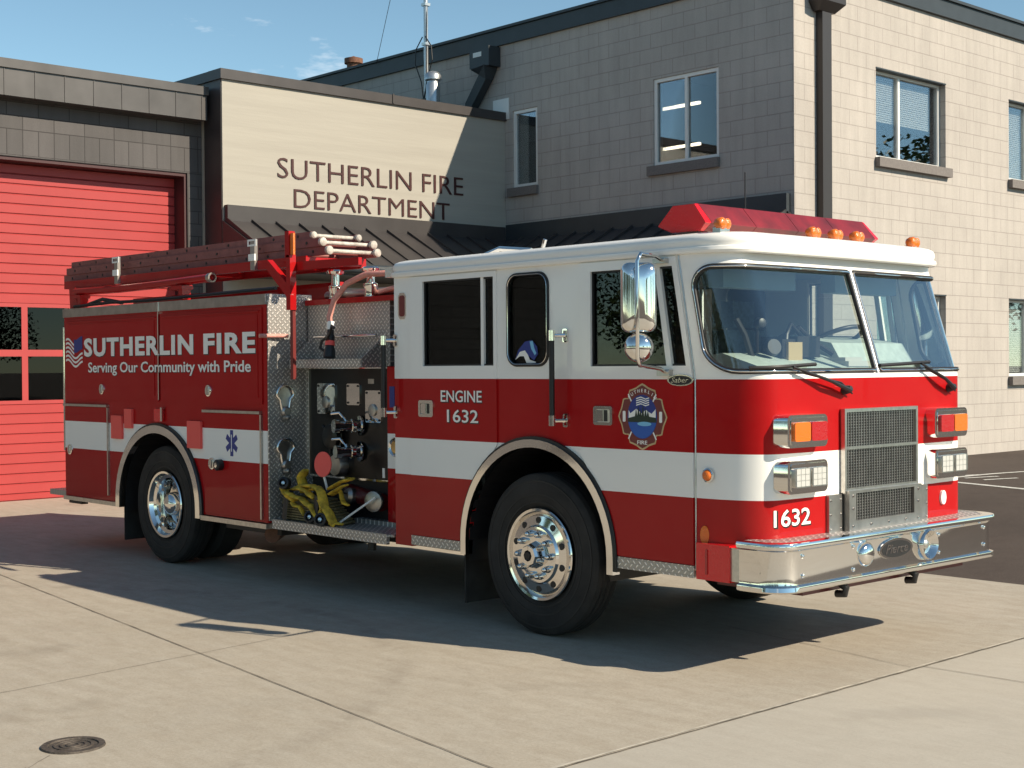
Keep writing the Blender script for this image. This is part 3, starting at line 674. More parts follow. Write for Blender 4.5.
for s, mp_ in ((0,near),(1,far)):
    build('cab_side', plate(nb(), out_side, [grow(w1h,.012), w2h, grow(w3h,.012)], -.035, 0, mp_), 'cab_paint', T)
    # rear crew door
    k = [p for p in arch_pts(WF, .77, .78, .60, .60)[::-1] if p[0] < -1.43 and p[1] < 1.42]
    o1 = [(-2.395,.592)] + [(k[0][0],.592)] + k[1:] + [(-1.425,k[-1][1]+.05),(-1.425,ZT-.015),(-2.395,ZT-.015)]
    rd = build('crew_door', plate(nb(), o1, [w1h], -.03, .012, mp_), 'cab_paint', T, bevel=.003)
    build('window_pane', plate(nb(), grow(w1h,.01), [], -.024, -.020, mp_), 'side_glass_clear' if s else 'side_glass', rd)
    build('window_mullion', plate(nb(), rect((-1.60,-1.57,1.862,2.492)), [], -.02, .0, mp_), 'white_paint', rd)
    build('window_seal', plate(nb(), grow(w1h,.002), [grow(w1h,-.012)], -.019, -.004, mp_), 'black', rd)
    # driver / officer door
    k = [p for p in arch_pts(WF, .77, .78, .60, .62)[::-1] if p[0] > -.59 and p[1] < 1.42]
    o3 = [(-.595,k[0][1]+.08)] + k[:-1] + [(k[-1][0],.63),(.368,.63),(.368,1.77),(seamx(ZT)-.012,ZT-.015),(-.595,ZT-.015)]
    dd = build('front_door', plate(nb(), o3, [w3h], -.03, .012, mp_), 'cab_paint', T, bevel=.003)
    build('window_pane', plate(nb(), grow(w3h,.01), [], -.024, -.020, mp_), 'side_glass_clear' if s else 'side_glass', dd)
    build('window_mullion', plate(nb(), [(.150,1.852),(.195,1.852),(.095,2.472),(.055,2.472)], [], -.02, .004, mp_), 'white_paint', dd)
    build('window_seal', plate(nb(), grow(w3h,.002), [grow(w3h,-.012)], -.019, -.004, mp_), 'black', dd)
    sw = build('side_window', plate(nb(), w2h, [], -.022, -.012, mp_), 'side_glass', T)
    sgn = 1 if s==0 else -1
    build('window_gasket', tube(nb(), [mp_(a,b,.002) for a,b in w2h], .013, 8, True), 'black', sw, 60)
    build('gasket_trim', tube(nb(), [mp_(a,b,.012) for a,b in grow(w2h,-.004)], .004, 6, True), 'chrome', sw, 60)
    # sills of diamond plate under the doors
    build('tread_trim', plate(nb(), rect((-2.395,-1.80,.515,.585)), [], -.03, .012, mp_), 'tread_xz', T)
    build('tread_trim', plate(nb(), rect((-.27,.372,.548,.622)), [], -.03, .012, mp_), 'tread_xz', T)
    build('sill_panel', plate(nb(), rect((-2.6,-2.40,.50,.56)), [], -.05, .002, mp_), 'red_paint', T)
    # door handles
    for (pu, pv, d_) in ((-2.205,1.545,rd),(-.385,1.53,dd)):
        h = build('door_handle', plate(nb(), rrect(pu-.085,pu+.085,pv-.062,pv+.062,.018), [rrect(pu-.063,pu+.063,pv-.042,pv+.042,.008)], .008, .022, mp_), 'chrome', d_, bevel=.003)
        build('handle_recess', plate(nb(), rect((pu-.066,pu+.066,pv-.045,pv+.045)), [], .010,.0135, mp_), 'steel', h)
        build('paddle', plate(nb(), rect((pu-.058,pu-.002,pv-.037,pv+.037)), [], .0135,.021, mp_), 'chrome', h, bevel=.003)
        build('recess_shadow_slot', plate(nb(), rect((pu+.004,pu+.036,pv-.037,pv+.037)), [], .0135,.0145, mp_), 'black', h)
    # grab rails
    for gx, z0, z1 in ((-.79,1.49,2.06),(-2.63,1.51,2.06)):
        g = build('grab_rail', cyl(nb(), mp_(gx,z0+.03,.085), mp_(gx,z1-.03,.085), .019, n=12), 'black', T, 40)
        for zz in (z0,z1):
            bm = nb(); cyl(bm, mp_(gx,zz-.035,.085), mp_(gx,zz+.035,.085), .024, n=12); cyl(bm, mp_(gx,zz,.085), mp_(gx+.05,zz,.01), .014, n=8)
            bm2 = plate(bm, rrect(gx+.03,gx+.075,zz-.045,zz+.045,.012), [], .0,.014, mp_); build('bracket', bm2, 'chrome', g, 40)
    # wheel arch trim and liner
    def archstrip(nm, cx_, rx, rz, zc, zb, w, m, mp2, d0, d1, par):
        a = arch_pts(cx_, rx, rz, zc, zb, 30); b = arch_pts(cx_, rx-w, rz-w, zc, zb, 30)
        return build(nm, plate(nb(), a + b[::-1], [], d0, d1, mp2), m, par, bevel=.016, smooth=60)
    fa = archstrip('fender_trim', WF, .755, .755, .60, .50, .055, 'chrome', mp_, -.03, .036, T)
    archstrip('fender_edge', WF, .775, .775, .60, .52, .03, 'black', mp_, -.02, .022, fa)
    ra = archstrip('fender_trim', WRr, .805, .755, .565, .49, .075, 'chrome', bnear if s==0 else bfar, -.03, .036, T)
    archstrip('fender_edge', WRr, .825, .775, .565, .50, .03, 'black', bnear if s==0 else bfar, -.02, .022, ra)
def liner(cx_, rx, rz, zc, zb, y0, y1):
    bm = nb(); P = arch_pts(cx_, rx, rz, zc, zb, 20)
    a = [bm.verts.new((p[0],y0,p[1])) for p in P]; b = [bm.verts.new((p[0],y1,p[1])) for p in P]
    for k in range(len(P)-1): bm.faces.new((a[k],b[k],b[k+1],a[k+1]))
    bm.faces.new(b); return bm
for cx_, rx, rz, zc in ((WF,.70,.705,.60),(WRr,.735,.68,.565)):
    build('wheel_well', liner(cx_,rx,rz,zc,.45,.0,.75), 'black', T); build('wheel_well', liner(cx_,rx,rz,zc,.45,WD,WD-.75), 'black', T)
# cab back, floor, roof
build('cab_back', plate(nb(), rect((.04,WD-.04,.56,2.60)), [], 0,.03, lambda u,v,d: V((-2.60+d,u,v))), 'red_paint', T)
build('cab_floor', B(-2.56,.60,.04,WD-.04,1.325,1.35), 'black', T)
def outline_roof(off, nn=10):
    pts = []
    for k in range(nn+1):
        th = k/nn*pi/2; pts.append((.28+(.40+off)*sin(th)**(2/2.4) if th else .28, .34-(.34+off)*cos(th)**(2/2.4) if th<pi/2-.01 else .34))
    pts += [(.68+off+.02*sin(pi*k/8), .34+(WD-.68)*k/8) for k in range(1,8)]
    pts += [(a, WD-b) for a, b in pts[:nn+1][::-1]]
    r = .10; xb = -2.64-off
    for k in range(5): th = k/4*pi/2; pts.append((xb+r-r*sin(th), WD+off-r+r*cos(th)))
    for k in range(5): th = k/4*pi/2; pts.append((xb+r-r*cos(th), -off+r-r*sin(th)))
    return pts
bm = nb(); prev = None
for off, z in ((-.02,2.535),(.022,2.54),(.030,2.555),(.026,2.575),(.012,2.58),(.012,2.588),(.018,2.602),(.016,2.628),(.006,2.646),(-.015,2.658),(-.05,2.667),(-.2,2.675),(-.55,2.682)):
    rg = [bm.verts.new((a,b,z)) for a,b in outline_roof(off)]
    if prev:
        for k in range(len(rg)): bm.faces.new((prev[k],prev[(k+1)%len(rg)],rg[(k+1)%len(rg)],rg[k]))
    prev = rg
bm.faces.new(prev); build('cab_roof', bm, 'white_paint', T, 40)
build('ceiling_panel', B(-2.57,.42,.05,WD-.05,2.505,2.53), 'headliner', T)
build('rear_liner', B(-2.565,-2.55,.05,WD-.05,1.36,2.5), 'cab_lining', T)
build('roof_corner_lamp', B(-2.75,-2.64,.03,.14,2.55,2.63), 'lens_clear', T, bevel=.012)
# interior
def bbox_(nm, m, *a, bevel=.03): return build(nm, B(*a), m, T, bevel=bevel)
ds = build('dashboard', plate(nb(), [(.05,1.05),(.70,1.05),(.78,1.72),(.70,1.81),(.30,1.93),(.05,1.90)], [], -(WD-.36), -.36, SM(0,1)), 'dash', T, bevel=.02)
build('instrument_hood', plate(nb(), [(.0,1.80),(.50,1.84),(.40,2.0),(.02,2.06)], [], -2.28,-1.40, SM(0,1)), 'dash', ds, bevel=.02)
build('engine_cover', B(-1.1,.1,.85,1.6,1.36,1.80), 'cab_lining', T, bevel=.08)
for sx, sy in ((-.75,.15),(-.75,1.75),(-2.4,.2),(-2.4,1.7),(-2.4,.95)):
    st = build('seat', B(sx,sx+.48,sy,sy+.5,1.37,1.50), 'seat_cloth', T, bevel=.05)
    build('backrest', plate(nb(), [(sx-.12,1.35),(sx+.06,1.38),(sx-.04,2.12),(sx-.17,2.12)], [], -(sy+.5), -sy, SM(0,1)), 'seat_cloth', st, bevel=.04)
    build('head_restraint', B(sx-.18,sx-.06,sy+.12,sy+.38,2.14,2.34), 'seat_cloth', st, bevel=.04)
swh = build('steering_wheel', tube(nb(), [V((.10,1.84,2.02))+V((-.42,0,.9)).normalized()*0 + (V((0,1,0))*cos(a)+V((.9,0,.42)).normalized()*sin(a))*.23 for a in [2*pi*k/32 for k in range(32)]], .017, 8, True), 'black', T, 60)
bm = nb(); cyl(bm, (.10,1.84,2.02),(.22,1.84,1.75),.03,n=10); tube(bm,[(.10,1.62,2.02),(.10,2.06,2.02)],.014,8); build('steering_column', bm, 'black', swh, 40)
# radio / clutter on the dash
rd_ = build('radio_stack', B(.15,.45,.95,1.2,1.90,2.04), 'black', T, bevel=.01)
bm = nb(); tube(bm, [(.42,.85,1.86),(.40,.9,2.05),(.36,1.0,2.12),(.38,1.12,2.02)], .014, 8); lathe(bm, [(0,.05),(.03,.06),(.06,.05),(.06,0)], (.40,.72,1.96),(1,-.4,.2),16); build('map_lamp', bm, 'black', T, 40)
build('clipboard', B(.42,.46,.84,.99,1.86,2.0), 'gold', T, bevel=.004)
bm = nb(); lathe(bm, [(0,.03),(.02,.04),(.06,.03),(.07,.0)], (.30,.72,2.12),(1,-.3,.1),14); tube(bm,[(.30,.72,1.9),(.29,.73,2.0),(.30,.72,2.1)],.01,6); build('spot_lamp', bm, 'black', T, 40)
bm = nb(); box(bm,.32,.44,.80,.94,1.90,2.02); tube(bm,[(.35,.60,1.9),(.33,.55,2.05),(.30,.50,2.15)],.02,8); tube(bm,[(.2,1.0,2.0),(.32,1.15,2.1),(.34,1.3,2.0),(.45,1.35,1.92)],.018,8); build('radio_handset', bm, 'black', T, 40)
bm = nb(); box(bm,.30,.62,1.28,1.55,1.84,1.875); box(bm,.33,.58,1.3,1.5,1.875,1.9); build('papers', bm, 'interior_white', T)
build('sun_visor', B(.28,.40,.25,1.0,2.34,2.46), 'headliner', T, bevel=.01); build('sun_visor', B(.28,.40,1.45,2.2,2.34,2.46), 'headliner', T, bevel=.01)
bm = nb(); tube(bm,[(.30,.13,1.85),(.27,.12,2.2),(.25,.12,2.42)],.016,8); tube(bm,[(.34,2.30,1.85),(.28,2.31,2.2),(.25,2.32,2.42)],.016,8); build('grab_handle', bm, 'interior_white', T, 40)

# --- cab graphics
def gfx(nm, bm, m, par): return build(nm, bm, m, par)
fdr = [o for o in T.children if o.name.startswith('front_door')]; cdr = [o for o in T.children if o.name.startswith('crew_door')]
FDN, CDN = fdr[0], cdr[0]
for s_, u, v, w, h in (('ENGINE',-2.035,1.600,.455,.082),('1632',-1.965,1.452,.345,.090)):
    gfx('lettering_edge', text_bm(s_, near, u+.006, v-.005, w, h, bold=.03, d0=.0125, d1=.0135), 'letter_black', CDN)
    gfx('lettering', text_bm(s_, near, u, v, w, h, bold=.008, d0=.0136, d1=.015), 'letter_white', CDN)
for s_, u, v, w, h in (('1632',.175,.883,.335,.098),):
    fm_ = lambda u,v,d: fpt(1+(u-.27)/1.9, v, d) if u > .27 else fpt(1-(.27-u)*1.9, v, d)
    gfx('lettering_edge', text_bm(s_, fm_, u+.008, v-.006, w, h, bold=.035, d0=.001, d1=.0025), 'letter_black', T)
    gfx('lettering', text_bm(s_, fm_, u, v, w, h, bold=.012, d0=.0026, d1=.004), 'letter_white', T)
# department crest on the door
ex, ez, eh, ew = -.045, 1.530, .20, .196
def crest(t):
    a = t; pts = []
    for q in range(4):
        b = q*pi/2
        for dx, r in ((-.74,.84),(-.66,.93),(-.58,.985),(-.45,.95),(-.28,.94),(-.12,.99),(0,1.03),(.12,.99),(.28,.94),(.45,.95),(.58,.985),(.66,.93),(.74,.84)):
            pts.append((a*r*sin(b+dx), a*r*cos(b+dx)))
    return pts
def cm(sc): return [(ex+p[0]*ew*sc, ez+p[1]*eh*sc) for p in crest(1)][::-1]
em = gfx('crest', plate(nb(), cm(1.03), [], .012,.0135, near), 'gold', FDN)
gfx('crest_field', plate(nb(), cm(.97), [], .0136,.0145, near), 'maroon', em)
gfx('crest_sky', plate(nb(), ell(ex,ez,.125,.14,30), [], .0146,.0152, near), 'blue', em)
gfx('crest_water', plate(nb(), ell(ex,ez,.122,.137,16,pi,2*pi)+[(ex+.122,ez)], [], .0153,.0157, near), 'lake_blue', em)
gfx('crest_mountain', plate(nb(), [(ex-.115,ez-.02),(ex+.115,ez-.02),(ex+.115,ez+.05),(ex+.08,ez+.02),(ex+.03,ez+.045),(ex,ez+.02),(ex-.05,ez+.05),(ex-.1,ez+.02),(ex-.115,ez+.04)], [], .0158,.0162, near), 'letter_white', em)
bm = nb(); plate(bm, [(ex-.12,ez-.035),(ex+.12,ez-.035),(ex+.12,ez-.005),(ex+.06,ez+.002),(ex-.06,ez+.002),(ex-.12,ez-.01)], [], .0163,.0167, near)
for dx, hh in ((-.05,.05),(-.03,.07),(-.012,.05),(.008,.085),(.03,.06),(.05,.045)): plate(bm, [(ex+dx-.011,ez),(ex+dx+.011,ez),(ex+dx,ez+hh)], [], .0168,.0171, near)
gfx('crest_trees', bm, 'tree_dark', em)
gfx('crest_lake', plate(nb(), ell(ex+.02,ez-.045,.06,.014,16), [], .0168,.0171, near), 'sky_blue', em)
bm = nb()
for k in range(4): plate(bm, [(ex-.05,ez+.118-.014*k),(ex-.01,ez+.128-.014*k),(ex+.03,ez+.116-.014*k),(ex+.06,ez+.124-.014*k),(ex+.06,ez+.117-.014*k),(ex+.03,ez+.109-.014*k),(ex-.01,ez+.121-.014*k),(ex-.05,ez+.111-.014*k)], [], .0155,.016, near)
for s_ in (-1,1): plate(bm, rrect(ex+s_*.155-.012,ex+s_*.155+.012,ez-.035,ez+.035,.008), [], .0146,.0155, near)
for dx, dz in ((-1,1),(1,1),(-1,-1),(1,-1)): plate(bm, [(ex+dx*.088,ez+dz*.100),(ex+dx*.096,ez+dz*.094),(ex+dx*.122,ez+dz*.140),(ex+dx*.114,ez+dz*.146)], [], .0146,.0155, near)
s_ = 'SUTHERLIN'
for k, ch in enumerate(s_):
    a = R(-42+84*k/(len(s_)-1)); px_, pz_ = ex+.158*sin(a), ez+.160*cos(a)
    fm2 = lambda u,v,d,a=a,px_=px_,pz_=pz_: near(px_+u*cos(a)+v*sin(a), pz_-u*sin(a)+v*cos(a), d)
    text_bm(ch, fm2, 0,-.004, None, .021, bold=.01, d0=.0146, d1=.0158, center=True, bm=bm)
text_bm('FIRE', near, ex, ez-.175, .085, .024, bold=.01, d0=.0146, d1=.0158, center=True, bm=bm)
gfx('crest_lettering', bm, 'letter_white', em)
# model plate oval, rear badge
def oval_badge(par, fm, u, v, rx, rz, s_, d=.012, tw=None):
    b = gfx('badge', plate(nb(), ell(u,v,rx,rz,28), [], d, d+.008, fm), 'chrome', par)
    gfx('badge_field', plate(nb(), ell(u,v,rx*.88,rz*.80,28), [], d+.0082, d+.009, fm), 'black', b)
    gfx('badge_lettering', text_bm(s_, fm, u, v-rz*.38, rx*1.35, rz*.85, bold=.01, shear=.35, d0=d+.0092, d1=d+.012, center=True), 'chrome', b)
oval_badge(T, near, .275, 1.762, .105, .036, 'Saber')
bd = gfx('badge', plate(nb(), [(-2.545,2.39),(-2.525,2.42),(-2.47,2.42),(-2.45,2.39),(-2.45,2.25),(-2.47,2.22),(-2.525,2.22),(-2.545,2.25)], [], .0,.006, near), 'chrome', T)
gfx('badge_field', plate(nb(), rrect(-2.53,-2.465,2.24,2.40,.02), [], .0062,.008, near), 'maroon', bd)
# decal in the little side window (blue and white sweep)
dk = gfx('window_decal', plate(nb(), [(-1.25,1.90),(-1.215,1.97),(-1.15,2.025),(-1.08,2.035),(-1.03,1.99),(-1.02,1.94),(-1.06,1.895),(-1.10,1.92),(-1.16,1.945),(-1.22,1.925)], [], -.010,-.008, near), 'blue', T)
gfx('decal_sweep', plate(nb(), [(-1.245,1.902),(-1.20,1.955),(-1.15,1.965),(-1.12,1.935),(-1.10,1.90),(-1.04,1.885),(-1.045,1.868),(-1.13,1.875),(-1.16,1.925),(-1.20,1.925)], [], -.0078,-.006, near), 'letter_white', dk)
gfx('decal_highlight', plate(nb(), [(-1.10,2.025),(-1.07,2.03),(-1.055,1.98),(-1.035,1.945),(-1.05,1.93),(-1.085,1.975)], [], -.0078,-.006, near), 'sky_blue', dk)

# --- front details
fpx = lambda y: fpt(1+(y-.27)/1.9, 1.2).x if .27<=y<=2.17 else .86
for side in (0,1):
    for zc_, kind in ((1.455,'warn'),(1.180,'head')):
        ya, yb = (.165,.570) if side==0 else (1.800,2.215)
        h = build('headlamp_housing', plate(nb(), rrect(ya,yb,zc_-.098,zc_+.098,.035,4), [], .78, .945, FM(0)), 'chrome', T, bevel=.012, seg=3)
        y0_, y1_ = ya+.030, yb-.016
        build('bezel', plate(nb(), rrect(y0_,y1_,zc_-.080,zc_+.082,.012,3), [], .94,.949, FM(0)), 'chrome', h, bevel=.003)
        ym = (y0_+y1_)/2
        for q,(a,b) in enumerate(((y0_+.018,ym-.006),(ym+.006,y1_-.014))):
            if kind=='warn': m_ = 'lens_amber' if (q==0)==(side==0) else 'lens_deep'
            else: m_ = 'steel'
            l = build('lens', plate(nb(), rrect(a,b,zc_-.060,zc_+.055,.016,3), [], .948,.966, FM(0)), m_, h, bevel=.006)
            if kind=='head':
                bm = nb()
                for r_i in range(3):
                    for c_i in range(3): box(bm, .9662,.9690, a+.010+.044*c_i, a+.050+.044*c_i, zc_-.053+.036*r_i, zc_-.020+.036*r_i)
                build('reflector', bm, 'interior_white', l)
# grille
GX = .902
gr = build('grille_frame', plate(nb(), rect((.800,1.640,1.045,1.575)), [rect((.822,1.618,1.338,1.553)),rect((.822,1.618,1.078,1.320))], -.02,.012, FM(GX)), 'steel', T, bevel=.004)
build('grille_backing', B(.70,GX-.0135,.81,1.63,.801,1.57), 'black', gr)
bm = nb(); z = 1.085
while z < 1.55: box(bm, GX-.012,GX-.006,.815,1.625,z,z+.0045); z += .0175
y = .825
while y < 1.62: box(bm, GX-.006,GX-.001,y,y+.006,1.06,1.56); y += .029
build('grille_mesh', bm, 'brushed', gr)
lg = build('lower_grille', plate(nb(), rect((.81,1.645,.80,1.062)), [rect((.885,1.555,.875,1.045))], -.03,.035, FM(GX)), 'brushed', T, bevel=.006)
bm = nb(); z = .885
while z < 1.045: box(bm, GX+.008,GX+.013,.88,1.56,z,z+.0045); z += .0175
y = .89
while y < 1.55: box(bm, GX+.013,GX+.018,y,y+.006,.875,1.045); y += .029
build('grille_mesh', bm, 'brushed', lg)
bm = nb()
for y,z in ((.85,.84),(.85,.95),(.85,1.03),(1.05,.84),(1.25,.84),(1.45,.84),(1.60,.84),(1.60,.95),(1.60,1.03)): cyl(bm,(GX+.03,y,z),(GX+.041,y,z),.008,n=8)
build('rivets', bm, 'chrome', lg)
for a, b in ((.655,.795),(1.655,1.790)):
    p = build('service_panel', plate(nb(), rect((a,b,.79,1.045)), [], -.02,.018, FM(.876)), 'brushed', T, bevel=.004)
    bm = nb()
    for z in (.83,.92,1.01):
        for y in (a+.015,b-.015): cyl(bm,(.892,y,z),(.901,y,z),.006,n=8)
    build('rivets', bm, 'chrome', p)
build('grille_gap', B(.70,.896,1.646,1.655,.80,1.05), 'black', T); build('grille_gap', B(.70,.896,.796,.808,.80,1.05), 'black', T)
sl = build('hose_cap_seal', plate(nb(), ell(2.02,.94,.032,.048,20), [], -.01,.008, FM(.872)), 'letter_white', T)
# bumper
def bump_outline(off):
    r = .17; X0, X1, Y0, Y1 = .745, 1.05+off, -.045-off, WD+.0+off; p = [(X0,Y0)]
    p += [(X1-r+r*sin(pi/2*k/8), Y0+r-r*cos(pi/2*k/8)) for k in range(9)]
    p += [(X1-r+r*cos(pi/2*k/8), Y1-r+r*sin(pi/2*k/8)) for k in range(9)]
    return p+[(X0,Y1)]
bm = nb(); prev = None
for off, z in ((-.02,.522),(.018,.522),(.026,.532),(.022,.556),(.002,.566),(0,.585),(0,.755),(.004,.768),(.026,.778),(.030,.798),(.024,.812),(-.02,.816),(-.035,.812)):
    rg = [bm.verts.new((a,b,z)) for a,b in bump_outline(off)]
    if prev:
        for k in range(len(rg)-1): bm.faces.new((prev[k],prev[k+1],rg[k+1],rg[k]))
    prev = rg
bp_ = build('bumper', bm, 'chrome', T, 50)
build('tread_deck', plate(nb(), bump_outline(-.035), [], -.01, 0, TM(.812)), 'tread_xy', bp_)
build('underside', plate(nb(), bump_outline(-.03), [], 0, .01, TM(.53)), 'dark_red', bp_)
build('gravel_pan', B(.3,.95,.3,WD-.3,.47,.525), 'dark_red', bp_, bevel=.02)
for y in (.62,1.40):
    b = build('tow_hook', tube(nb(), [(.99,y,.52),(1.04,y,.49),(1.03,y,.455),(.97,y,.45)], .024, 10), 'black', bp_, 40)
for y, nm in ((.81,'speaker'),(1.50,'siren')):
    r = .098 if nm=='siren' else .078
    h = build(nm, lathe(nb(), [(-.02,r+.006),(.03,r+.004),(.042,r-.006),(.030,r-.018),(-.03,r*.45),(-.05,r*.3),(-.05,0)] if nm=='siren' else [(-.01,r),(.014,r-.004),(.03,r*.72),(.038,r*.4),(.04,0)], (1.05,y,.682),(1,0,0),32), 'chrome', bp_, 50)
    if nm=='siren':
        build('siren_throat', lathe(nb(), [(-.028,r*.75),(-.028,0)], (1.05,y,.682),(1,0,0),24), 'black', h)
        build('siren_core', lathe(nb(), [(-.02,.034),(.01,.030),(.018,.018),(.02,0)], (1.05,y,.682),(1,0,0),20), 'steel', h, 40)
bb_ = FM(1.052); oval_badge(bp_, bb_, 1.145, .686, .190, .066, 'Pierce', d=.0)
for y,z in ((.16,.73),(.16,.615),(.68,.74),(.68,.60),(1.66,.73),(1.66,.615),(2.24,.73),(2.24,.615)): build('bolt', lathe(nb(), [(0,.014),(.008,.012),(.012,.005),(.012,0)], (1.05,y,z),(1,0,0),12), 'chrome', bp_, 50)
for s in (0,1):
    y0, y1 = (-.055,.10) if s==0 else (WD-.10,WD+.055)
    l = build('side_turn_lamp', B(.425,.680,y0,y1,.555,.775), 'lens_red', T, bevel=.030, seg=3)
    build('lens_rib', B(.50,.515,y0-.006 if s==0 else y1-.01,y0+.01 if s==0 else y1+.006,.59,.74), 'lens_deep', l)
    build('lamp_base', B(.64,.76,y0+.012,y1-.012,.565,.765), 'steel', l, bevel=.012)
    mp_ = near if s==0 else far
    mk = build('side_marker', lathe(nb(), [(0,.045),(.012,.043),(.016,.036)], mp_(.48,1.185,0), (0,-1 if s==0 else 1,0), 24), 'chrome', T, 40)
    build('lens', lathe(nb(), [(.010,.036),(.026,.030),(.036,.015),(.037,0)], mp_(.48,1.185,0), (0,-1 if s==0 else 1,0), 24), 'lens_amber', mk, 60)
for o in [o for o in T.children if o.name.startswith('side_marker')]: pass
rf = build('side_reflector', lathe(nb(), [(0,.03),(.01,.03),(.012,0)], (.45,.002,.82), (.3,-1,0), 16), 'lens_amber', T, 40)
for v in rf.data.vertices: v.co.z = (v.co.z-.82)*1.9+.82
# seam line between front corner and door
for a in (near,far): build('corner_seam', tube(nb(), [a(.380,.60,.001),a(.380,1.77,.001),a(seamx(ZT)+.004,ZT,.001)], .006, 6), 'steel', T, 60)
# wipers
for (py, pz, tip, b0, b1) in ((.84,1.69,(.30,1.84),(.07,1.835),(.54,1.855)),(2.11,1.685,(1.71,1.855),(1.22,1.845),(1.84,1.865))):
    def sp(y, z, o): 
        c = 1+(y-.25)/1.94 if y > .25 else math.acos(max(0,1-y/.25)**(2.35/2))/(pi/2)
        return fpt(c, z, o)
    w = build('wiper_arm', tube(nb(), [sp(py,pz,.05), sp(py*.6+tip[0]*.4,pz*.6+tip[1]*.4,.07), sp(tip[0],tip[1],.05)], [.017,.011,.008], 8), 'black', T, 40)
    bm = nb(); lathe(bm, [(0,.03),(.04,.026),(.06,.018),(.062,0)], sp(py,pz,.0), (1,0,.2), 14); build('wiper_pivot', bm, 'black', w, 40)
    build('wiper_blade', tube(nb(), [sp(b0[0]+(b1[0]-b0[0])*k/6, b0[1]+(b1[1]-b0[1])*k/6, .035) for k in range(7)], .013, 6), 'black', w, 40)
    build('wiper_linkage', tube(nb(), [sp(py+.05,pz-.02,.03), sp(py-.1,pz+.05,.055), sp(tip[0]+.04,tip[1]-.03,.045)], .006, 6), 'black', w, 40)
# mirrors
for s in (0,1):
    yy = (lambda y: y) if s==0 else (lambda y: WD-y)
    mrot = R(-38) if s==0 else R(38)
    mm = lambda u,v,d: V((.20+d*cos(mrot)-u*sin(mrot), yy(-.31)+d*sin(mrot)+u*cos(mrot), v))
    bm = nb(); pv = None; base = rrect(-.108,.108,2.055,2.480,.050,5)
    for sc_, d_ in ((1,-.02),(1,.0),(.985,.012),(.95,.022),(.86,.034),(.6,.047),(.3,.053)):
        rg = [bm.verts.new(mm(u*sc_, 2.267+(v-2.267)*(1-(1-sc_)*.62), d_)) for u,v in base]
        if pv:
            for k in range(len(rg)): bm.faces.new((pv[k],pv[(k+1)%len(rg)],rg[(k+1)%len(rg)],rg[k]))
        else: bm.faces.new(rg)
        pv = rg
    bm.faces.new(pv); mi = build('mirror', bm, 'chrome', T, 50)
    build('mirror_glass', plate(nb(), rrect(-.098,.098,2.075,2.46,.045,5), [], -.024,-.021, mm), 'steel', mi)
    build('round_mirror', lathe(nb(), [(-.02,.0),(-.02,.088),(.0,.092),(.03,.082),(.055,.05),(.062,0)], mm(0,1.965,0),(cos(mrot),sin(mrot),0),24), 'chrome', mi, 50)
    build('mirror_arm', tube(nb(), [(.13,yy(.0),2.505),(.21,yy(-.18),2.525),(.26,yy(-.36),2.525),(.26,yy(-.39),2.48),(.26,yy(-.39),1.90),(.25,yy(-.36),1.855),(.21,yy(-.13),1.835),(.16,yy(0),1.80)], .0125, 8), 'chrome', mi, 60)
    bm = nb(); box(bm,.08,.18,min(yy(-.05),yy(.01)),max(yy(-.05),yy(.01)),2.49,2.52); box(bm,.11,.21,min(yy(-.05),yy(.01)),max(yy(-.05),yy(.01)),1.79,1.83); build('mirror_bracket', bm, 'steel', mi, bevel=.004)
# light bar
lb = build('light_bar', B(.07,.29,.24,1.94,2.67,2.70), 'steel', T, bevel=.01)
def barseg(y0, y1, e0, e1):
    P = [(-.04,2.738),(.06,2.692),(.30,2.692),(.36,2.738),(.355,2.748),(.25,2.868),(.07,2.868),(-.035,2.748)]
    bm = nb(); cxx = .165; r = []
    for y, k in ((y0-(.14 if e0 else 0), .0), (y0,1), (y1,1), (y1+(.14 if e1 else 0), .0)):
        if k==0 and ((y<y0 and not e0) or (y>y1 and not e1) or y in (y0,y1)): continue
        if k==0:
            kx, kz = .95, .22; r.append([bm.verts.new((cxx+(a-cxx)*kx, y, 2.775+(b-2.775)*kz)) for a,b in P])
        else: r.append([bm.verts.new((a,y,b)) for a,b in P])
    for A,C in zip(r,r[1:]):
        for k in range(8): bm.faces.new((A[k],A[(k+1)%8],C[(k+1)%8],C[k]))
    bm.faces.new(r[0]); bm.faces.new(r[-1]); return bm
for k in range(4):
    a, b = .19+.452*k, .19+.452*(k+1)-.005
    build('lens', barseg(a,b,False,False), 'lens_bar', lb, bevel=.004, smooth=20)
def barend(y, sg):
    P = [(-.04,2.738),(.06,2.692),(.30,2.692),(.36,2.738),(.355,2.748),(.25,2.868),(.07,2.868),(-.035,2.748)]; bm = nb()
    a = [bm.verts.new((x,y,z)) for x,z in P]; b = [bm.verts.new((.16+(x-.16)*.97,y+sg*(.05 if 2.7<z<2.8 else .03),2.775+(z-2.775)*.97)) for x,z in P]
    for k in range(8): bm.faces.new((a[k],a[(k+1)%8],b[(k+1)%8],b[k]))
    bm.faces.new(a); bm.faces.new(b); return bm
build('end_lamp', barend(.186,-1), 'lens_red', lb, bevel=.004, smooth=20); build('end_lamp', barend(1.996,1), 'lens_red', lb, bevel=.004, smooth=20)
bm = nb()
for y in (.35,1.22,2.1): box(bm,.08,.25,y-.05,y+.05,2.66,2.69)
build('mount', bm, 'steel', lb)
build('roof_aerial', cyl(nb(), (-.05,1.05,2.72),(-.05,1.05,3.17),.005,n=6), 'black', T)
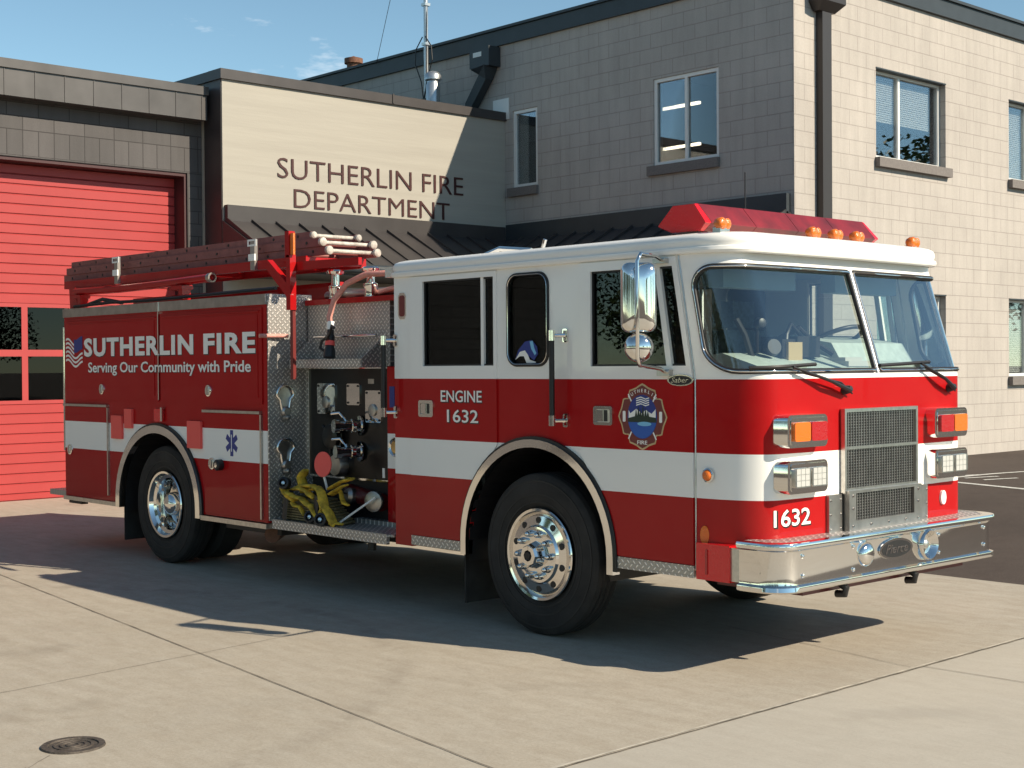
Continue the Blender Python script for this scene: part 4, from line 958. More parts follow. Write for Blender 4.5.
for y in (.12,1.06,1.31,1.56,2.26):
    m_ = build('roof_marker', B(.46,.52,y-.045,y+.045,2.655,2.695), 'steel', T, bevel=.008)
    bm = nb(); lathe(bm, [(0,.028),(.02,.038),(.05,.038),(.062,.028),(.065,0)], (.47,y-.022,2.718),(1,0,0),14); lathe(bm, [(0,.028),(.02,.034),(.05,.034),(.06,.02),(.062,0)], (.47,y+.028,2.718),(1,0,0),14)
    build('lens', bm, 'lens_amber', m_, 50)
# roof clutter at the back
bm = nb(); tube(bm,[(-2.3,.5,2.66),(-2.0,.55,2.75),(-1.7,.6,2.72)],.02,8); tube(bm,[(-1.5,.5,2.66),(-1.45,.5,2.78)],.015,8); build('roof_horn', bm, 'chrome', T, 40)

# --- chassis
bm = nb()
for y in (.72,1.60): box(bm,-8.1,.8,y,y+.10,.55,.80)
build('chassis_rail', bm, 'black', T)
build('engine_bay', B(-2.4,.60,.5,1.94,.50,1.0), 'black', T, bevel=.03)
for x in (WF,WRr): build('axle', cyl(nb(),(x,.25,.56),(x,WD-.25,.56),.09,n=16), 'black', T, 40)
build('differential', lathe(nb(), [(-.25,.05),(-.18,.16),(0,.24),(.18,.16),(.25,.05)], (WRr,1.22,.56),(1,0,0),20), 'black', T, 40)
build('exhaust_pipe', tube(nb(), [(-5.3,.5,.45),(-4.7,.35,.42),(-4.5,.12,.40)], .07, 12), 'rust', T, 40)
build('fuel_tank', B(-5.3,-4.4,.15,.6,.40,.62), 'black', T, bevel=.05); build('pump_casing', B(-4.1,-3.0,.7,1.8,.42,.9), 'black', T, bevel=.05)
build('underbody_blocker', B(-5.0,-2.2,1.55,2.30,.20,.52), 'black', T, bevel=.05); build('underbody_blocker', B(-5.2,-1.95,2.12,2.46,.17,.50), 'black', T, bevel=.04)  # boxes added to block the sunlit strips of ground under the truck
build('drain_valve', cyl(nb(),(-3.3,.3,.36),(-3.3,.3,.56),.035,n=10), 'black', T)
# --- wheels
def wheel(x, y, sgn, dual):
    d = (0,-sgn,0); c = (x,y,ZC)
    w = build('wheel', lathe(nb(), [(-.26,.31),(-.27,.40),(-.255,.50),(-.21,.55),(-.19,TR),(-.035,TR),(-.015,.553),(.0,.535),(.008,.50),(.010,.44),(.005,.385),(-.012,.335),(-.03,.315),(-.06,.30),(-.24,.30)], c, d, 64), 'rubber', T, 28)
    bm = nb()
    for r in (.505,.415,.36): lathe(bm, [(-.012,r+.006),(.0105 if r>.4 else .001,r+.005),(.0105 if r>.4 else .001,r-.005),(-.012,r-.006)], c, d, 56)
    build('sidewall_ring', bm, 'tyre_wall', w, 40)
    bm = nb()
    for a in (-.165,-.115,-.065): lathe(bm, [(a-.006,TR+.0012),(a+.006,TR+.0012)], c, d, 56)
    build('tread_groove', bm, 'black', w)
    if not dual:
        rim = build('rim', lathe(nb(), [(-.10,.300),(-.03,.302),(.004,.322),(.012,.316),(.008,.298),(-.02,.288),(-.03,.282),(-.02,.276),(.004,.266),(.014,.205),(.032,.192),(.036,.15),(.036,0)], c, d, 64), 'chrome', w, 30)
        for k in range(10): a = 2*pi*(k+.5)/10; build('hand_hole', lathe(nb(), [(-.01,.0235),(.012,.0235),(.0125,0)], V(c)+V((cos(a)*.236,0,sin(a)*.236)), d, 18), 'black', rim)
        for k in range(10):
            a = 2*pi*k/10; build('lug_nut', lathe(nb(), [(.02,.026),(.05,.024),(.062,.021),(.078,.019),(.09,.012),(.094,0)], V(c)+V((cos(a)*.150,0,sin(a)*.150)), d, 14), 'chrome', rim, 50)
        build('hub', lathe(nb(), [(.03,.098),(.045,.094),(.10,.078),(.112,.070),(.114,.040),(.098,.032),(.095,0)], c, d, 8), 'chrome', rim, 20)
        build('hub_eye', lathe(nb(), [(.100,.030),(.118,.026),(.118,0)], c, d, 18), 'black', rim)
    else:
        rim = build('rim', lathe(nb(), [(-.24,.298),(-.03,.300),(.004,.322),(.014,.316),(.010,.296),(-.03,.280),(-.045,.250),(-.09,.235),(-.17,.225),(-.18,.20),(-.185,0)], c, d, 56), 'chrome', w, 30)
        for k in range(8): a = 2*pi*(k+.5)/8; build('hand_hole', lathe(nb(), [(-.19,.024),(-.176,.024),(-.1755,0)], V(c)+V((cos(a)*.19,0,sin(a)*.19)), d, 14), 'black', rim)
        for k in range(10): a = 2*pi*k/10; build('lug_nut', lathe(nb(), [(-.185,.02),(-.15,.018),(-.145,0)], V(c)+V((cos(a)*.145,0,sin(a)*.145)), d, 12), 'steel', rim, 50)
        build('hub', lathe(nb(), [(-.185,.125),(-.12,.118),(-.06,.108),(-.03,.09),(-.01,.05),(-.006,0)], c, d, 28), 'chrome', rim, 40)
        build('inner_tyre', lathe(nb(), [(-.60,.30),(-.61,.45),(-.56,.55),(-.36,.55),(-.32,.50),(-.30,.30)], c, d, 40), 'rubber', w, 30)
for x, dual in ((WF,False),(WRr,True)):
    wheel(x, .035, 1, dual); wheel(x, WD-.035, -1, dual)
for x, zt_ in ((WF-.80,.58),(WRr-.83,.52)):
    for y in (.04,1.78): build('mud_flap', B(x,x+.014,y,y+.62,.13 if x>-3 else .15,zt_), 'rubber', T, bevel=.004)

# --- body
arR = arch_pts(WRr, .735, .685, .565, .53)
bo = [(-8.19,.53)] + arR[::-1] + [(-4.32,.53),(-4.32,2.42),(-8.19,2.42)]
for s, mp_ in ((0,bnear),(1,bfar)):
    build('body_side', plate(nb(), bo, [], -.03, 0, mp_), 'body_paint', T)
    # upper doors
    for a, b in ((-8.125,-6.185),(-6.135,-4.385)):
        d = build('compartment_door', plate(nb(), rect((a,b,1.545,2.375)), [], .0, .014, mp_), 'body_paint', T, bevel=.005)
        build('door_pan', plate(nb(), rect((a+.06,b-.06,1.60,2.32)), [], .0, .019, mp_), 'body_paint', d, bevel=.004)
        build('drip_rail', plate(nb(), rect((a+.03,b-.03,2.340,2.349)), [], .014,.030, mp_), 'red_paint', d)
        latch = (a+b)/2+.05 if a < -7 else (a+b)/2+.0
        lt = build('latch', lathe(nb(), [(0,.054),(.012,.052),(.016,.04),(.018,0)], mp_((-7.31 if a<-7 else -5.25),1.655,.019), (0,-1 if s==0 else 1,0), 20), 'chrome', d, 40)
        bm = nb(); box(bm, *(lambda c: (c.x-.010,c.x+.022,c.y-.012,c.y+.012,c.z-.038,c.z+.038))(mp_((-7.31 if a<-7 else -5.25),1.655,.034))); build('latch_handle', bm, 'steel', lt, bevel=.005)
    # lower doors
    for (a,b,z0,z1,la,lz) in ((-8.165,-7.215,.590,1.470,-8.045,1.02),(-5.345,-4.415,.555,1.455,-5.21,1.00)):
        d = build('compartment_door', plate(nb(), rect((a,b,z0,z1)), [], .0, .014, mp_), 'body_paint', T, bevel=.005)
        build('drip_rail', plate(nb(), rect((a-.01,b+.01,z1+.005,z1+.028)), [], .0,.034, mp_), 'steel', d, bevel=.003)
        build('edge_strip', plate(nb(), rect((b-.004,b+.016,z0,z1)), [], .0,.022, mp_), 'steel', d)
        lt = build('latch', lathe(nb(), [(0,.056),(.012,.054),(.016,.042),(.018,0)], mp_(la,lz,.014), (0,-1 if s==0 else 1,0), 20), 'chrome', d, 40)
        bm = nb(); box(bm, *(lambda c: (c.x-.010,c.x+.022,c.y-.012,c.y+.012,c.z-.038,c.z+.038))(mp_(la,lz,.028))); build('latch_handle', bm, 'steel', lt, bevel=.005)
    build('top_trim', plate(nb(), rect((-8.19,-4.318,2.40,2.488)), [], -.03,.018, mp_), 'brushed', T, bevel=.01)
    build('door_divider', plate(nb(), rect((-6.170,-6.155,1.56,2.488)), [], .0,.024, mp_), 'chrome', T)
    build('rub_rail', plate(nb(), rect((-8.19,WRr-.81,.492,.532)), [], -.03,.028, mp_), 'steel', T, bevel=.004)
    build('rub_rail', plate(nb(), rect((WRr+.81,-4.32,.480,.522)), [], -.03,.028, mp_), 'steel', T, bevel=.004)
    build('door_jamb_trim', plate(nb(), rect((-4.383,-4.322,.53,2.40)), [], 0,.004, mp_), 'body_paint', T)
build('body_rear', plate(nb(), rect((-.0,WD-.0,.53,2.46)), [], 0,.03, lambda u,v,d: V((-8.19+d,u,v))), 'body_paint', T)
build('body_deck', B(-8.16,-4.34,.0,WD,2.36,2.40), 'tread_xy', T)
build('hose_bed_wall', B(-8.16,-4.34,.75,.79,2.40,2.62), 'red_paint', T); build('hose_bed_wall', B(-8.16,-4.34,1.70,1.74,2.40,2.62), 'red_paint', T)
build('hose_bed_cover', B(-8.1,-4.5,.80,1.69,2.52,2.58), 'black', T, bevel=.03)
rs = build('rear_step', B(-8.64,-8.19,.0,WD,.515,.572), 'tread_xy', T, bevel=.004)
build('step_bracket', B(-8.5,-8.2,.15,.22,.42,.515), 'black', rs)
bm = nb(); tube(bm, [(-8.24,.05,1.0),(-8.30,.02,1.0),(-8.30,.02,2.3),(-8.24,.05,2.3)], .016, 8); build('rear_grab_rail', bm, 'chrome', T, 40)
build('rear_lamp', B(-8.26,-8.19,.0,.10,2.40,2.50), 'steel', T, bevel=.015)
# plate wall facing forward beside the pump
pw = build('tread_plate_wall', B(-4.34,-4.306,-.03,.42,.55,2.49), 'tread_yz', T, bevel=.003)
build('tread_plate_wall', B(-4.34,-4.306,WD-.42,WD+.03,.55,2.49), 'tread_yz', T, bevel=.003)
for zc_ in (1.56,1.10):
    h = build('coupling_hook', tube(nb(), [(-4.285,.125+.085*sin(a)*(1 if cos(a)>-.1 else .6), zc_+.06+.085*cos(a)*(1 if cos(a)>0 else 1.9)) for a in [2*pi*k/28 for k in range(28)]], .0125, 8, True), 'chrome', T, 60)
    build('hook_plate', plate(nb(), ell(.125,zc_+.045,.065,.085,20), [], 0,.008, FM(-4.305)), 'steel', h)
    bm = nb(); lathe(bm, [(0,.045),(.03,.045),(.045,.03),(.045,0)], (-4.30,.125,zc_-.08),(1,0,0),16); lathe(bm, [(0,.03),(.05,.02),(.06,0)], (-4.285,.125,zc_-.13),(1,0,0),12); build('hook_latch', bm, 'brushed', h, 40)
# trims, squares, star
for i,(a,b,z0,z1) in enumerate(((-7.125,-6.905,1.165,1.395),(-6.85,-6.70,1.275,1.465),(-5.64,-5.40,1.125,1.375))):
    q = build('reflector_tag', plate(nb(), rrect(a,b,z0,z1,.01,3), [], 0,.024, bnear), 'red_tag', T, bevel=.004)
bm = nb()
for k in range(3):
    a = k*pi/3+pi/2; cx_, cz_ = -4.88, 1.195; dx, dz = cos(a), sin(a); hx, hz = -dz, dx
    plate(bm, [(cx_+dx*.10+hx*.024,cz_+dz*.115+hz*.024),(cx_-dx*.10+hx*.024,cz_-dz*.115+hz*.024),(cx_-dx*.10-hx*.024,cz_-dz*.115-hz*.024),(cx_+dx*.10-hx*.024,cz_+dz*.115-hz*.024)], [], .014,.0155+.0004*k, bnear)
st = build('star_of_life', bm, 'blue', T)
build('staff_emblem', plate(nb(), rect((-4.885,-4.875,1.12,1.27)), [], .0165,.018, bnear), 'letter_white', st)
fc_ = build('filler_cap', lathe(nb(), [(0,.05),(.05,.05),(.06,.04),(.06,0)], bnear(-5.06,.995,.014), (0,-1,0), 20), 'black', T, 40)
build('cap_centre', lathe(nb(), [(.061,.022),(.064,0)], bnear(-5.06,.995,.014), (0,-1,0), 14), 'chrome', fc_)
lm = build('fender_lamp', plate(nb(), rrect(-6.26,-6.10,1.355,1.475,.02,3), [], 0,.02, bnear), 'lens_red', T, bevel=.004)
build('lamp_hinge', plate(nb(), rect((-6.115,-6.085,1.36,1.49)), [], .018,.034, bnear), 'chrome', lm, bevel=.003)
# body lettering
for s_, u, v, w, h, bo_ in (('SUTHERLIN',-7.70,1.995,2.185,.168,.038),('FIRE',-5.335,1.995,.86,.168,.038)):
    build('lettering_edge', text_bm(s_, bnear, u+.008, v-.007, w, h, bold=bo_+.008, d0=.0192, d1=.0200, space=1.12), 'letter_black', T)
    build('lettering', text_bm(s_, bnear, u, v, w, h, bold=bo_, d0=.0202, d1=.0215, space=1.12), 'letter_white', T)
build('lettering_edge', text_bm('Serving Our Community with Pride', bnear, -7.605, 1.822, 3.06, .098, bold=.028, d0=.0192, d1=.0200), 'letter_black', T)
build('lettering', text_bm('Serving Our Community with Pride', bnear, -7.61, 1.826, 3.06, .098, bold=.016, d0=.0202, d1=.0215), 'letter_white', T)
# waving flag
fx0, fx1, fz1 = -8.115, -7.735, 2.165
def wav(u): return .022*sin(u*2*pi*1.15+.6)-.02*u
bm = nb()
for k in range(6):
    P, Q = [], []
    for q in range(17):
        u = q/16
        if k < 3 and u > .52: break
        zz = fz1-.008-.043*k+wav(u)*1.4; P.append((fx0+(fx1-fx0)*u, zz)); Q.append((fx0+(fx1-fx0)*u, zz-.021))
    plate(bm, Q+P[::-1], [], .0195,.0210, bnear)
fl = build('flag_decal', bm, 'letter_white', T)
P = [(fx0+(fx1-fx0)*(.50+.5*q/8), fz1+.03+wav(.5+.5*q/8)) for q in range(9)]; Q = [(a, b-.135-(.02 if q%2 else 0)*0) for q,(a,b) in enumerate(P)]
build('flag_canton', plate(nb(), Q+P[::-1], [], .0212,.0222, bnear), 'blue', fl)
# pump bay --------------------------------------------------
YP = .40
build('pump_bay_back', B(-4.30,-2.62,YP+.02,YP+.06,.55,2.44), 'black', T)
pp = build('pump_panel', B(-4.296,-3.16,YP-.02,YP+.018,.93,1.84), 'black_gloss', T)
bm = nb(); box(bm,-4.300,-4.285,YP-.03,YP-.021,.93,1.86); box(bm,-3.170,-3.150,YP-.03,YP-.021,.6,1.86); box(bm,-4.284,-3.171,YP-.03,YP-.021,1.845,1.862); box(bm,-4.284,-3.171,YP-.03,YP-.021,.915,.932)
build('panel_trim', bm, 'chrome', pp)
PF = lambda u,v,d: V((u, YP-.02-d, v))
for a,b,z0,z1,m_ in ((-4.16,-3.90,1.46,1.72,'chrome'),(-3.73,-3.55,1.54,1.72,'chrome'),(-3.47,-3.26,1.40,1.665,'chrome')):
    g = build('gauge_plate', plate(nb(), rrect(a,b,z0,z1,.015,3), [], 0,.012, PF), m_, pp, bevel=.003)
    for u in (a+.02,b-.02):
        for z in (z0+.02,z1-.02): build('bolt', lathe(nb(), [(0,.010),(.008,.008),(.008,0)], PF(u,z,.012), (0,-1,0), 8), 'black', g, 40)
    if b-a > .2: build('gauge_latch', lathe(nb(), [(0,.05),(.012,.05),(.016,.04),(.016,0)], PF((a+b)/2,(z0+z1)/2-.03,.012), (0,-1,0), 20), 'brushed', g, 40)
def valve(u, z, ln, dx=0, m_='chrome'):
    v = build('valve', lathe(nb(), [(0,.085),(.012,.083),(.014,.05),(.05,.046),(.055,.058),(.085,.058),(.09,.045),(ln*.8,.042),(ln*.82,.055),(ln,.055),(ln,0)], PF(u,z,0), (dx,-1,0), 22), m_, pp, 35)
    build('valve_handle', tube(nb(), [PF(u,z,ln*.6)+V((0,0,.04)), PF(u-.04,z,ln*.6)+V((-.03,-.02,.11)), PF(u-.14,z,ln*.6)+V((-.03,-.03,.10))], .012, 8), 'chrome', v, 40)
valve(-3.55,1.37,.24,-.3); valve(-3.56,1.155,.22,-.3); 
sc_ = build('suction_cap', lathe(nb(), [(0,.125),(.03,.125),(.035,.11),(.07,.105),(.08,.08),(.08,0)], PF(-3.90,1.27,0), (0,-1,0), 28), 'black_gloss', pp, 30)
bm = nb()
for a in (0.4,2.5,4.6): cyl(bm, PF(-3.90,1.27,.05), PF(-3.90,1.27,.05)+V((cos(a)*.15,0,sin(a)*.15)), .014, n=8)
build('cap_lugs', bm, 'black_gloss', sc_, 40)
bm = nb(); lathe(bm, [(0,.10),(.05,.10),(.08,.085),(.08,0)], PF(-3.82,1.03,0), (0,-1,0), 24); build('discharge_cap', bm, 'brushed', pp, 30)
build('label_plate', plate(nb(), rect((-3.44,-3.36,1.72,1.76)), [], 0,.004, PF), 'brushed', pp)
build('label_plate', plate(nb(), rect((-3.255,-3.225,.95,1.03)), [], 0,.004, PF), 'letter_white', pp)
# red/white pillar behind the cab
pl = build('pump_pillar', B(-3.148,-2.62,YP-.05,YP+.015,.56,1.86), 'body_paint', T)
PQ = lambda u,v,d: V((u, YP-.05-d, v))
build('data_plate', plate(nb(), rect((-3.115,-3.05,1.53,1.70)), [], 0,.004, PQ), 'blue', pl)
prt = build('inlet_port', lathe(nb(), [(0,.085),(.015,.083),(.03,.07),(.02,.055),(.005,.05)], PQ(-3.03,1.21,0), (0,-1,0), 26), 'chrome', pl, 40)
build('port_cap', lathe(nb(), [(.006,.05),(.02,.045),(.024,0)], PQ(-3.03,1.21,0), (0,-1,0), 20), 'brass', prt, 40)
build('upper_plate', B(-4.29,-3.13,YP-.03,YP+.015,1.865,2.40), 'tread_xz', T)
build('upper_beam', B(-4.29,-2.62,YP-.06,YP+.10,2.395,2.44), 'red_paint', T, bevel=.006)
# hose tray
ty = build('hose_tray', B(-4.21,-3.20,.13,YP-.03,1.855,1.868), 'tread_xy', T)
build('tray_lip', B(-4.21,-3.20,.122,.13,1.855,1.925), 'tread_xz', ty)
for x in (-4.214,-3.20):
    build('tray_side', plate(nb(), [(.13,1.855),(YP-.03,1.855),(YP-.03,2.12),(.13,1.925)], [], 0,.006, lambda u,v,d: V((x+d,u,v))), 'tread_yz', ty)
build('tray_bar', cyl(nb(), (-4.10,.30,2.115),(-3.22,.30,2.115),.012,n=10), 'chrome', ty, 40)
# walkway
wk = build('running_board', B(-4.30,-2.64,.0,.62,.545,.565), 'tread_xy', T)
build('board_lip', B(-4.27,-2.68,-.028,.0,.488,.568), 'tread_xz', wk, bevel=.003)
build('board_step', B(-3.6,-2.62,.34,.62,.5655,.60), 'tread_xy', wk)
build('kick_plate', B(-4.29,-2.64,.60,.64,.55,.93), 'black', T)
lv = build('pump_manifold', tube(nb(), [(-3.75,.42,.80),(-3.45,.40,.76),(-3.25,.36,.75)], .075, 14), 'dark_red', T, 40)
bm = nb(); lathe(bm, [(0,.07),(.03,.085),(.06,.085),(.07,.05),(.07,0)], (-3.28,.34,.76),(.3,-1,0),18); build('manifold_flange', bm, 'brushed', lv, 40); bm = nb(); lathe(bm, [(0,.06),(.05,.07),(.08,.05),(.08,0)], (-3.62,.36,.78),(-.2,-1,.1),18); build('manifold_flange', bm, 'brushed', lv, 40)
build('lever', cyl(nb(), (-3.20,.26,.80),(-3.46,.08,.585),.009,n=8), 'letter_white', lv)
# deck plumbing above the pump
for x in (-3.95,-3.45): build('deck_valve', lathe(nb(), [(0,.055),(.06,.05),(.08,.06),(.11,.06),(.12,.035),(.21,.035),(.215,.075),(.235,.08),(.25,.06),(.25,0)], (x,.42,2.44),(0,0,1),18), 'chrome', T, 35)
build('deck_pipe', cyl(nb(), (-4.2,.52,2.48),(-2.7,.52,2.48),.04,n=14), 'brushed', T, 40)
build('deck_box', B(-4.25,-2.66,.62,1.9,2.40,2.50), 'red_paint', T, bevel=.02)
build('deck_gun_base', lathe(nb(), [(0,.10),(.12,.09),(.16,.12),(.22,.10),(.24,0)], (-3.2,1.2,2.5),(0,0,1),20), 'red_paint', T, 40)
build('pull_handle', cyl(nb(), (-4.30,-.12,2.13),(-4.26,.14,2.13),.018,n=10), 'red_hose', T, 40)
# ladder rack ------------------------------------------------
rk = build('ladder_rack', B(-8.52,-3.965,.13,.19,2.72,2.80), 'red_paint', T, bevel=.008)
bm = nb(); box(bm,-8.52,-3.965,.70,.76,2.72,2.80)
for x in (-8.38,-7.2,-5.9,-4.6,-4.03): box(bm,x,x+.06,.191,.699,2.728,2.79)
build('rack_beam', bm, 'red_paint', rk)
build('rack_post', B(-4.025,-3.965,-.03,.03,2.34,2.80), 'red_paint', rk, bevel=.008); build('rack_post', B(-4.015,-3.975,.0,.03,1.76,2.345), 'maroon', rk, bevel=.006)
bm = nb(); plate(bm, [(-4.44,2.78),(-4.32,2.78),(-3.971,2.52),(-3.971,2.42),(-4.045,2.46)], [], -.034,.02, SM(0)); build('rack_gusset', bm, 'red_paint', rk)
bm = nb(); plate(bm, [(-4.00,2.67),(-3.10,2.67),(-3.10,2.73),(-4.00,2.745)], [], -.07,-.036, SM(0)); build('rack_arm', bm, 'red_paint', rk)
for x in (-8.05,-5.95): bm = B(x,x+.07,.05,.14,2.47,2.60); box(bm,x-.10,x+.08,.04,.16,2.60,2.635); build('rack_bracket', bm, 'red_paint', rk, bevel=.005)
build('rack_link', plate(nb(), [(-8.28,2.48),(-8.10,2.48),(-8.16,2.72),(-8.30,2.715)], [], -.2,-.08, SM(0)), 'red_paint', rk)
build('rack_link', plate(nb(), [(-6.20,2.60),(-5.95,2.60),(-5.95,2.715),(-6.05,2.715)], [], -.2,-.08, SM(0)), 'red_paint', rk)
bm = nb(); tube(bm, [(-8.2,.10,2.675),(-7.2,.10,2.665),(-6.4,.10,2.672),(-5.45,.10,2.69)], .040, 12); build('rack_actuator', bm, 'red_paint', rk, 40)
build('actuator_ring', lathe(nb(), [(0,.042),(.06,.046),(.06,.03),(.0,.03)], (-5.48,.10,2.69),(1,0,0),16), 'brushed', rk, 40)
bm = nb(); tube(bm, [(-8.1,.04,2.515),(-7.3,.05,2.53),(-6.6,.05,2.52),(-4.9,.05,2.535),(-4.3,.05,2.54)], .016, 8); tube(bm, [(-7.9,.07,2.52),(-7.5,.06,2.57),(-7.1,.07,2.52)], .02, 8); build('hydraulic_line', bm, 'black', rk, 40)
for x in (-7.32,-4.78):
    c_ = build('rack_clamp', B(x,x+.07,.10,.132,2.72,2.99), 'brushed', rk, bevel=.004)
    build('clamp_pad', B(x-.01,x+.09,.085,.10,2.80,2.86), 'letter_white', c_)
    build('clamp_label', plate(nb(), rect((x-.04,x+.10,2.93,2.99)), [rect((x-.02,x+.08,2.945,2.975))], 0,.004, SM(.10)), 'letter_white', c_)
build('rack_stop', B(-4.04,-3.98,-.03,.03,2.78,3.0), 'red_paint', rk); build('stop_reflector', B(-3.975,-3.93,-.02,.0,2.80,2.98), 'lens_amber', rk)
# pump side shadow gap panel behind the cab
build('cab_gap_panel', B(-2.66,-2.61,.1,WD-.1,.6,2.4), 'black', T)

# ================================================================== THINGS ON THE ENGINE
def ladder(x0, x1, z, y0, wid, hh, lab, nr):
    t = thing('ladder', lab, 'ladder', (x0,y0,z), 'ladders stacked on the rack of the fire engine')
    for y in (y0, y0+wid-.03):
        bm = B(x0,x1,y,y+.03,z,z+hh); b = build('rail', bm, 'alu_ladder', t, bevel=.004)
        if y == y0:
            for k in range(nr): build('rung_end', cyl(nb(),(x0+.2+(x1-x0-.4)*k/(nr-1),y-.004,z+hh/2),(x0+.2+(x1-x0-.4)*k/(nr-1),y+.001,z+hh/2),.013,n=10), 'black', b)
        build('end_cap', lathe(nb(), [(0,.0),(0,hh*.50),(.03,hh*.50),(.04,hh*.3),(.04,0)], (x1-.005,y+.015,z+hh/2),(1,0,0),16), 'rubber_pale', b, 40)
    for k in range(nr):
        x = x0+.2+(x1-x0-.4)*k/(nr-1)
        build('rung', cyl(nb(), (x,y0+.03,z+hh/2),(x,y0+wid-.03,z+hh/2),.016,n=8), 'alu_ladder', t, 40)
    build('rung', cyl(nb(), (x1-.04,y0+.03,z+hh/2),(x1-.04,y0+wid-.03,z+hh/2),.018,n=10), 'rubber_pale', t, 40)
ladder(-8.70,-3.78,2.803,.215,.53,.072,'bottom aluminium ladder of the three stacked flat on the fire engine rack',14)
ladder(-8.62,-3.86,2.878,.205,.56,.072,'middle aluminium ladder of the three stacked flat on the fire engine rack',13)
ladder(-8.54,-4.02,2.953,.225,.50,.060,'topmost shorter aluminium ladder lying on the other two on the rack',12)
# preconnected attack line
fh = thing('attack_hose','pink attack hose arching over the pump deck with black nozzle hanging in the tray','fire hose',(-3.7,.35,1.95))
build('hose', tube(nb(), [(-2.72,.9,2.50),(-2.80,.60,2.56),(-2.95,.45,2.585),(-3.15,.38,2.62),(-3.38,.32,2.62),(-3.58,.27,2.55),(-3.72,.24,2.42),(-3.76,.22,2.28),(-3.745,.22,2.17)], [.025]*8+[.023], 12), 'red_hose', fh, 60)
build('hose', tube(nb(), [(-2.72,.5,2.42),(-2.95,.42,2.52),(-3.1,.40,2.50),(-3.5,.50,2.47),(-4.0,.6,2.47)], .022, 12), 'red_hose', fh, 60)
nz_ = build('nozzle', lathe(nb(), [(0,.028),(.04,.03),(.05,.038),(.09,.038),(.10,.032),(.14,.036),(.17,.046),(.235,.052),(.24,.03),(.24,0)], (-3.745,.22,2.17),(.12,-.15,-1),18), 'black', fh, 40)
build('coupling', lathe(nb(), [(-.07,.034),(-.02,.036),(.0,.032)], (-3.745,.22,2.17),(.12,-.15,-1),16), 'letter_white', nz_, 40)
build('red_band', lathe(nb(), [(.095,.040),(.135,.042)], (-3.745,.22,2.17),(.12,-.15,-1),18), 'red_tag', nz_, 40)
bm = nb(); tube(bm, [(-3.72,.16,2.09),(-3.64,.14,2.14),(-3.60,.13,2.20),(-3.57,.13,2.18)], .013, 8); tube(bm, [(-3.745,.21,2.13),(-3.83,.19,2.08),(-3.84,.18,2.02),(-3.78,.19,1.99)], .013, 8); build('bail_handle', bm, 'black', nz_, 50)
# strapped hose pack on the running board
hp = thing('hose_pack','bundle of tan fire hose bound by black straps and yellow webbing on the running board','hose pack',(-4.0,.12,.567))
bm = nb()
for k in range(9):
    z = .583+.021*k; x0, x1 = -4.22+.008*(k%3), -3.50-.03*k
    tube(bm, [(x0,.06,z),(x1,.05,z),(x1+.05,.15,z),(x1,.26,z),(x0,.26,z),(x0-.03,.16,z)], .0115, 6, True, flat=1.8, up=(0,0,1))
build('hose_coils', bm, 'tan_hose', hp, 50)
for x in (-4.12,-3.68): build('strap', tube(nb(), [(x,-.01,.575),(x+.03,.0,.80),(x+.04,.15,.85),(x+.03,.30,.80),(x,.32,.575)], .035, 6, flat=.25, up=(1,0,0)), 'black', hp, 50)
for pts, r in (([(-4.20,.04,.86),(-4.12,.02,.80),(-3.98,.01,.76)],.055),([(-4.02,.12,.80),(-4.04,.12,.92),(-4.00,.13,1.0)],.05),([(-4.08,.0,.80),(-3.85,-.01,.76),(-3.70,-.01,.70),(-3.62,-.01,.62)],.040),
               ([(-4.0,.02,.84),(-3.82,.01,.83),(-3.72,.02,.78)],.04),([(-3.68,.03,.86),(-3.58,.0,.82),(-3.52,-.01,.72),(-3.42,-.01,.62),(-3.40,0,.58)],.042),
               ([(-3.58,.08,.86),(-3.44,.08,.92),(-3.30,.09,.955)],.036),([(-3.55,.05,.82),(-3.42,.05,.87),(-3.30,.06,.915)],.03),([(-3.66,.02,.78),(-3.56,.0,.70),(-3.58,-.01,.62)],.032),([(-3.90,.03,.88),(-3.75,.03,.87),(-3.66,.04,.84)],.035),([(-4.15,.06,.82),(-4.0,.08,.85),(-3.86,.06,.83),(-3.75,.05,.86)],.034),([(-3.98,-.01,.72),(-3.86,-.02,.69),(-3.80,-.01,.62)],.03),([(-3.60,.12,.80),(-3.50,.10,.86),(-3.45,.12,.78),(-3.36,.1,.74)],.028),([(-3.50,.02,.66),(-3.45,.0,.60),(-3.32,.02,.59)],.028)):
    pts = [V(p)+V((random.uniform(-.012,.012),0,random.uniform(-.012,.012))) for p in pts]; pts = [q for i in range(len(pts)-1) for q in (pts[i], pts[i]*.5+pts[i+1]*.5+V((0,random.uniform(-.008,.008),random.uniform(-.012,.012))))]+[pts[-1]]
    build('yellow_webbing', tube(nb(), pts, [r*.8]+[r*random.uniform(.75,1.1) for _ in range(len(pts)-2)]+[r*.7], 10, flat=.42), 'yellow_web', hp, 70)
for c, r in (((-4.13,.02,.875),.052),((-3.52,-.035,.615),.055),((-3.72,.0,.62),.05)):
    q = build('coupling', lathe(nb(), [(0,r),(.05,r),(.055,r*.7),(.03,r*.6),(.03,0)], c, (.5,-1,.25), 20), 'black', hp, 40)
    build('coupling_core', lathe(nb(), [(.031,r*.45),(.05,r*.3),(.052,0)], c, (.5,-1,.25), 14), 'chrome', q, 40)
# red paddle
pd = thing('round_paddle','round red paddle on a short white stick leaning by the pump panel','paddle',(-3.78,.12,.82))
build('disc', lathe(nb(), [(-.004,0),(-.004,.105),(.004,.105),(.004,0)], (-3.70,.10,1.055),(.10,-1,.06),30), 'red_tag', pd, 40)
build('stick', cyl(nb(), (-3.70,.11,.955),(-3.68,.13,.84),.011,n=8), 'letter_white', pd, 40)

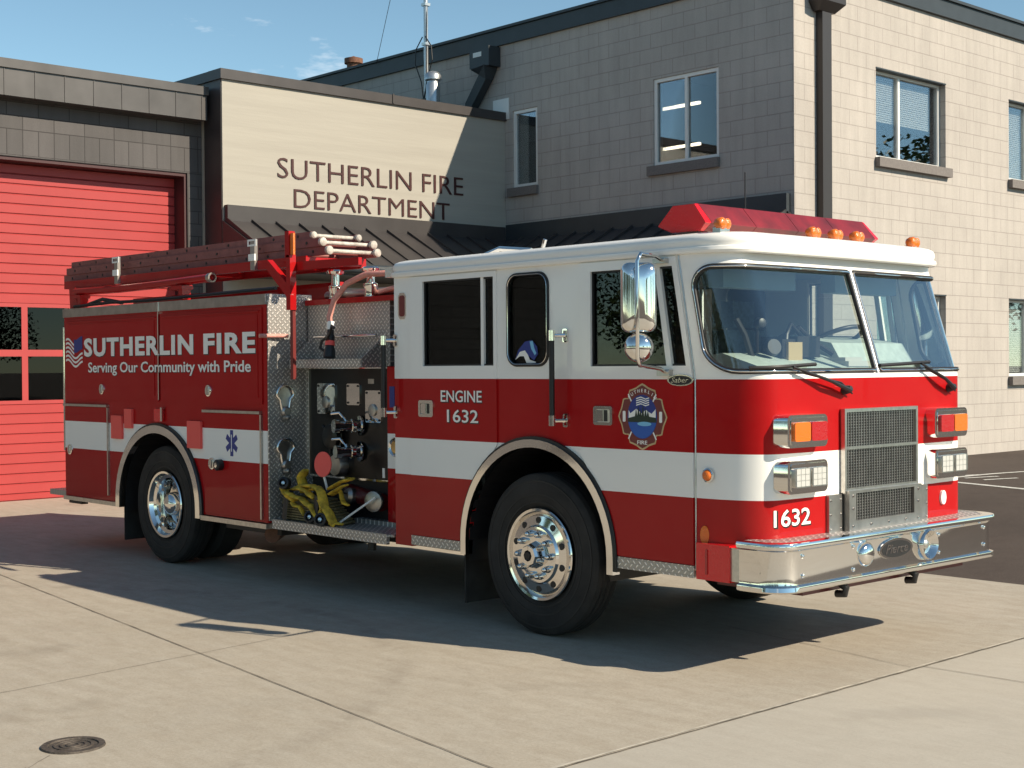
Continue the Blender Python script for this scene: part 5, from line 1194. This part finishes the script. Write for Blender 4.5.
# ================================================================== TREES BEHIND AND BESIDE THE CAMERA (out of view, added for the reflections in glass, chrome and paint)
def tree_thing(loc, h, seed):
    rnd = random.Random(seed); t = thing('reflection_tree','unseen leafy green tree, placed for the reflections in glass, chrome and paint','tree',loc,'unseen trees placed for reflections')
    L0 = V(loc); bm = nb(); tops = []
    tube(bm, [L0, L0+V((.1,.05,h*.2)), L0+V((0,.1,h*.45)), L0+V((.1,0,h*.8))], [h*.035,h*.026,h*.02,h*.006], 8)
    for k in range(9):
        a = rnd.random()*6.3; z0 = h*(.25+.05*k); r_ = h*(.30-.015*k); p = L0+V((cos(a)*r_,sin(a)*r_,z0+h*.16)); tops.append(p)
        tube(bm, [L0+V((0,.05,z0)), (L0+V((0,.05,z0)))*.5+p*.5+V((0,0,h*.03)), p], [h*.012,h*.009,h*.004], 6)
    build('trunk', bm, 'bark', t, 60)
    bm = nb(); cs = [(p, h*rnd.uniform(.14,.20)) for p in tops]+[(L0+V((rnd.uniform(-.2,.2)*h,rnd.uniform(-.2,.2)*h,h*rnd.uniform(.5,.95))), h*rnd.uniform(.10,.18)) for _ in range(10)]
    for c, r_ in cs:
        for _ in range(480):
            d = V((rnd.gauss(0,1),rnd.gauss(0,1),rnd.gauss(0,1))).normalized()*r_*rnd.uniform(.5,1.05); p = c+d; s_ = h*rnd.uniform(.009,.018)
            u = V((rnd.gauss(0,1),rnd.gauss(0,1),rnd.gauss(0,.6))).normalized(); v = u.cross(V((rnd.gauss(0,1),rnd.gauss(0,1),rnd.gauss(0,1))).normalized())
            bm.faces.new([bm.verts.new(q) for q in (p-u*s_, p+v*s_*.6, p+u*s_, p-v*s_*.6)])
    build('crown', bm, 'foliage', t); return t
t1 = tree_thing((6,35,.3), 8.5, 3); t2 = tree_thing((-22,-34,0), 10, 5)  # first tree is the one mirrored in the building windows
for p in ((-9,-38,0),(2,-36,0),(13,-40,0),(26,-34,0),(-34,-30,0),(-15,-36,0),(-28,-33,0),(-4,-35,0),(7,-37,0),(19,-36,0),(33,-32,0),(-42,-24,0),(-24,-14,0),(-30,-17,0),(-36,-15,0),(-43,-19,0),(-50,-17,0),(-58,-22,0),(-67,-20,0),(-77,-25,0),(-88,-28,0),(44,-10,0),(50,8,0),(48,26,0),(30,44,0)): copy_tree(t2 if p[0]%2 else t1, p)

for o in COL.objects:
    for k in ('_o','_d'):
        if k in o: del o[k]
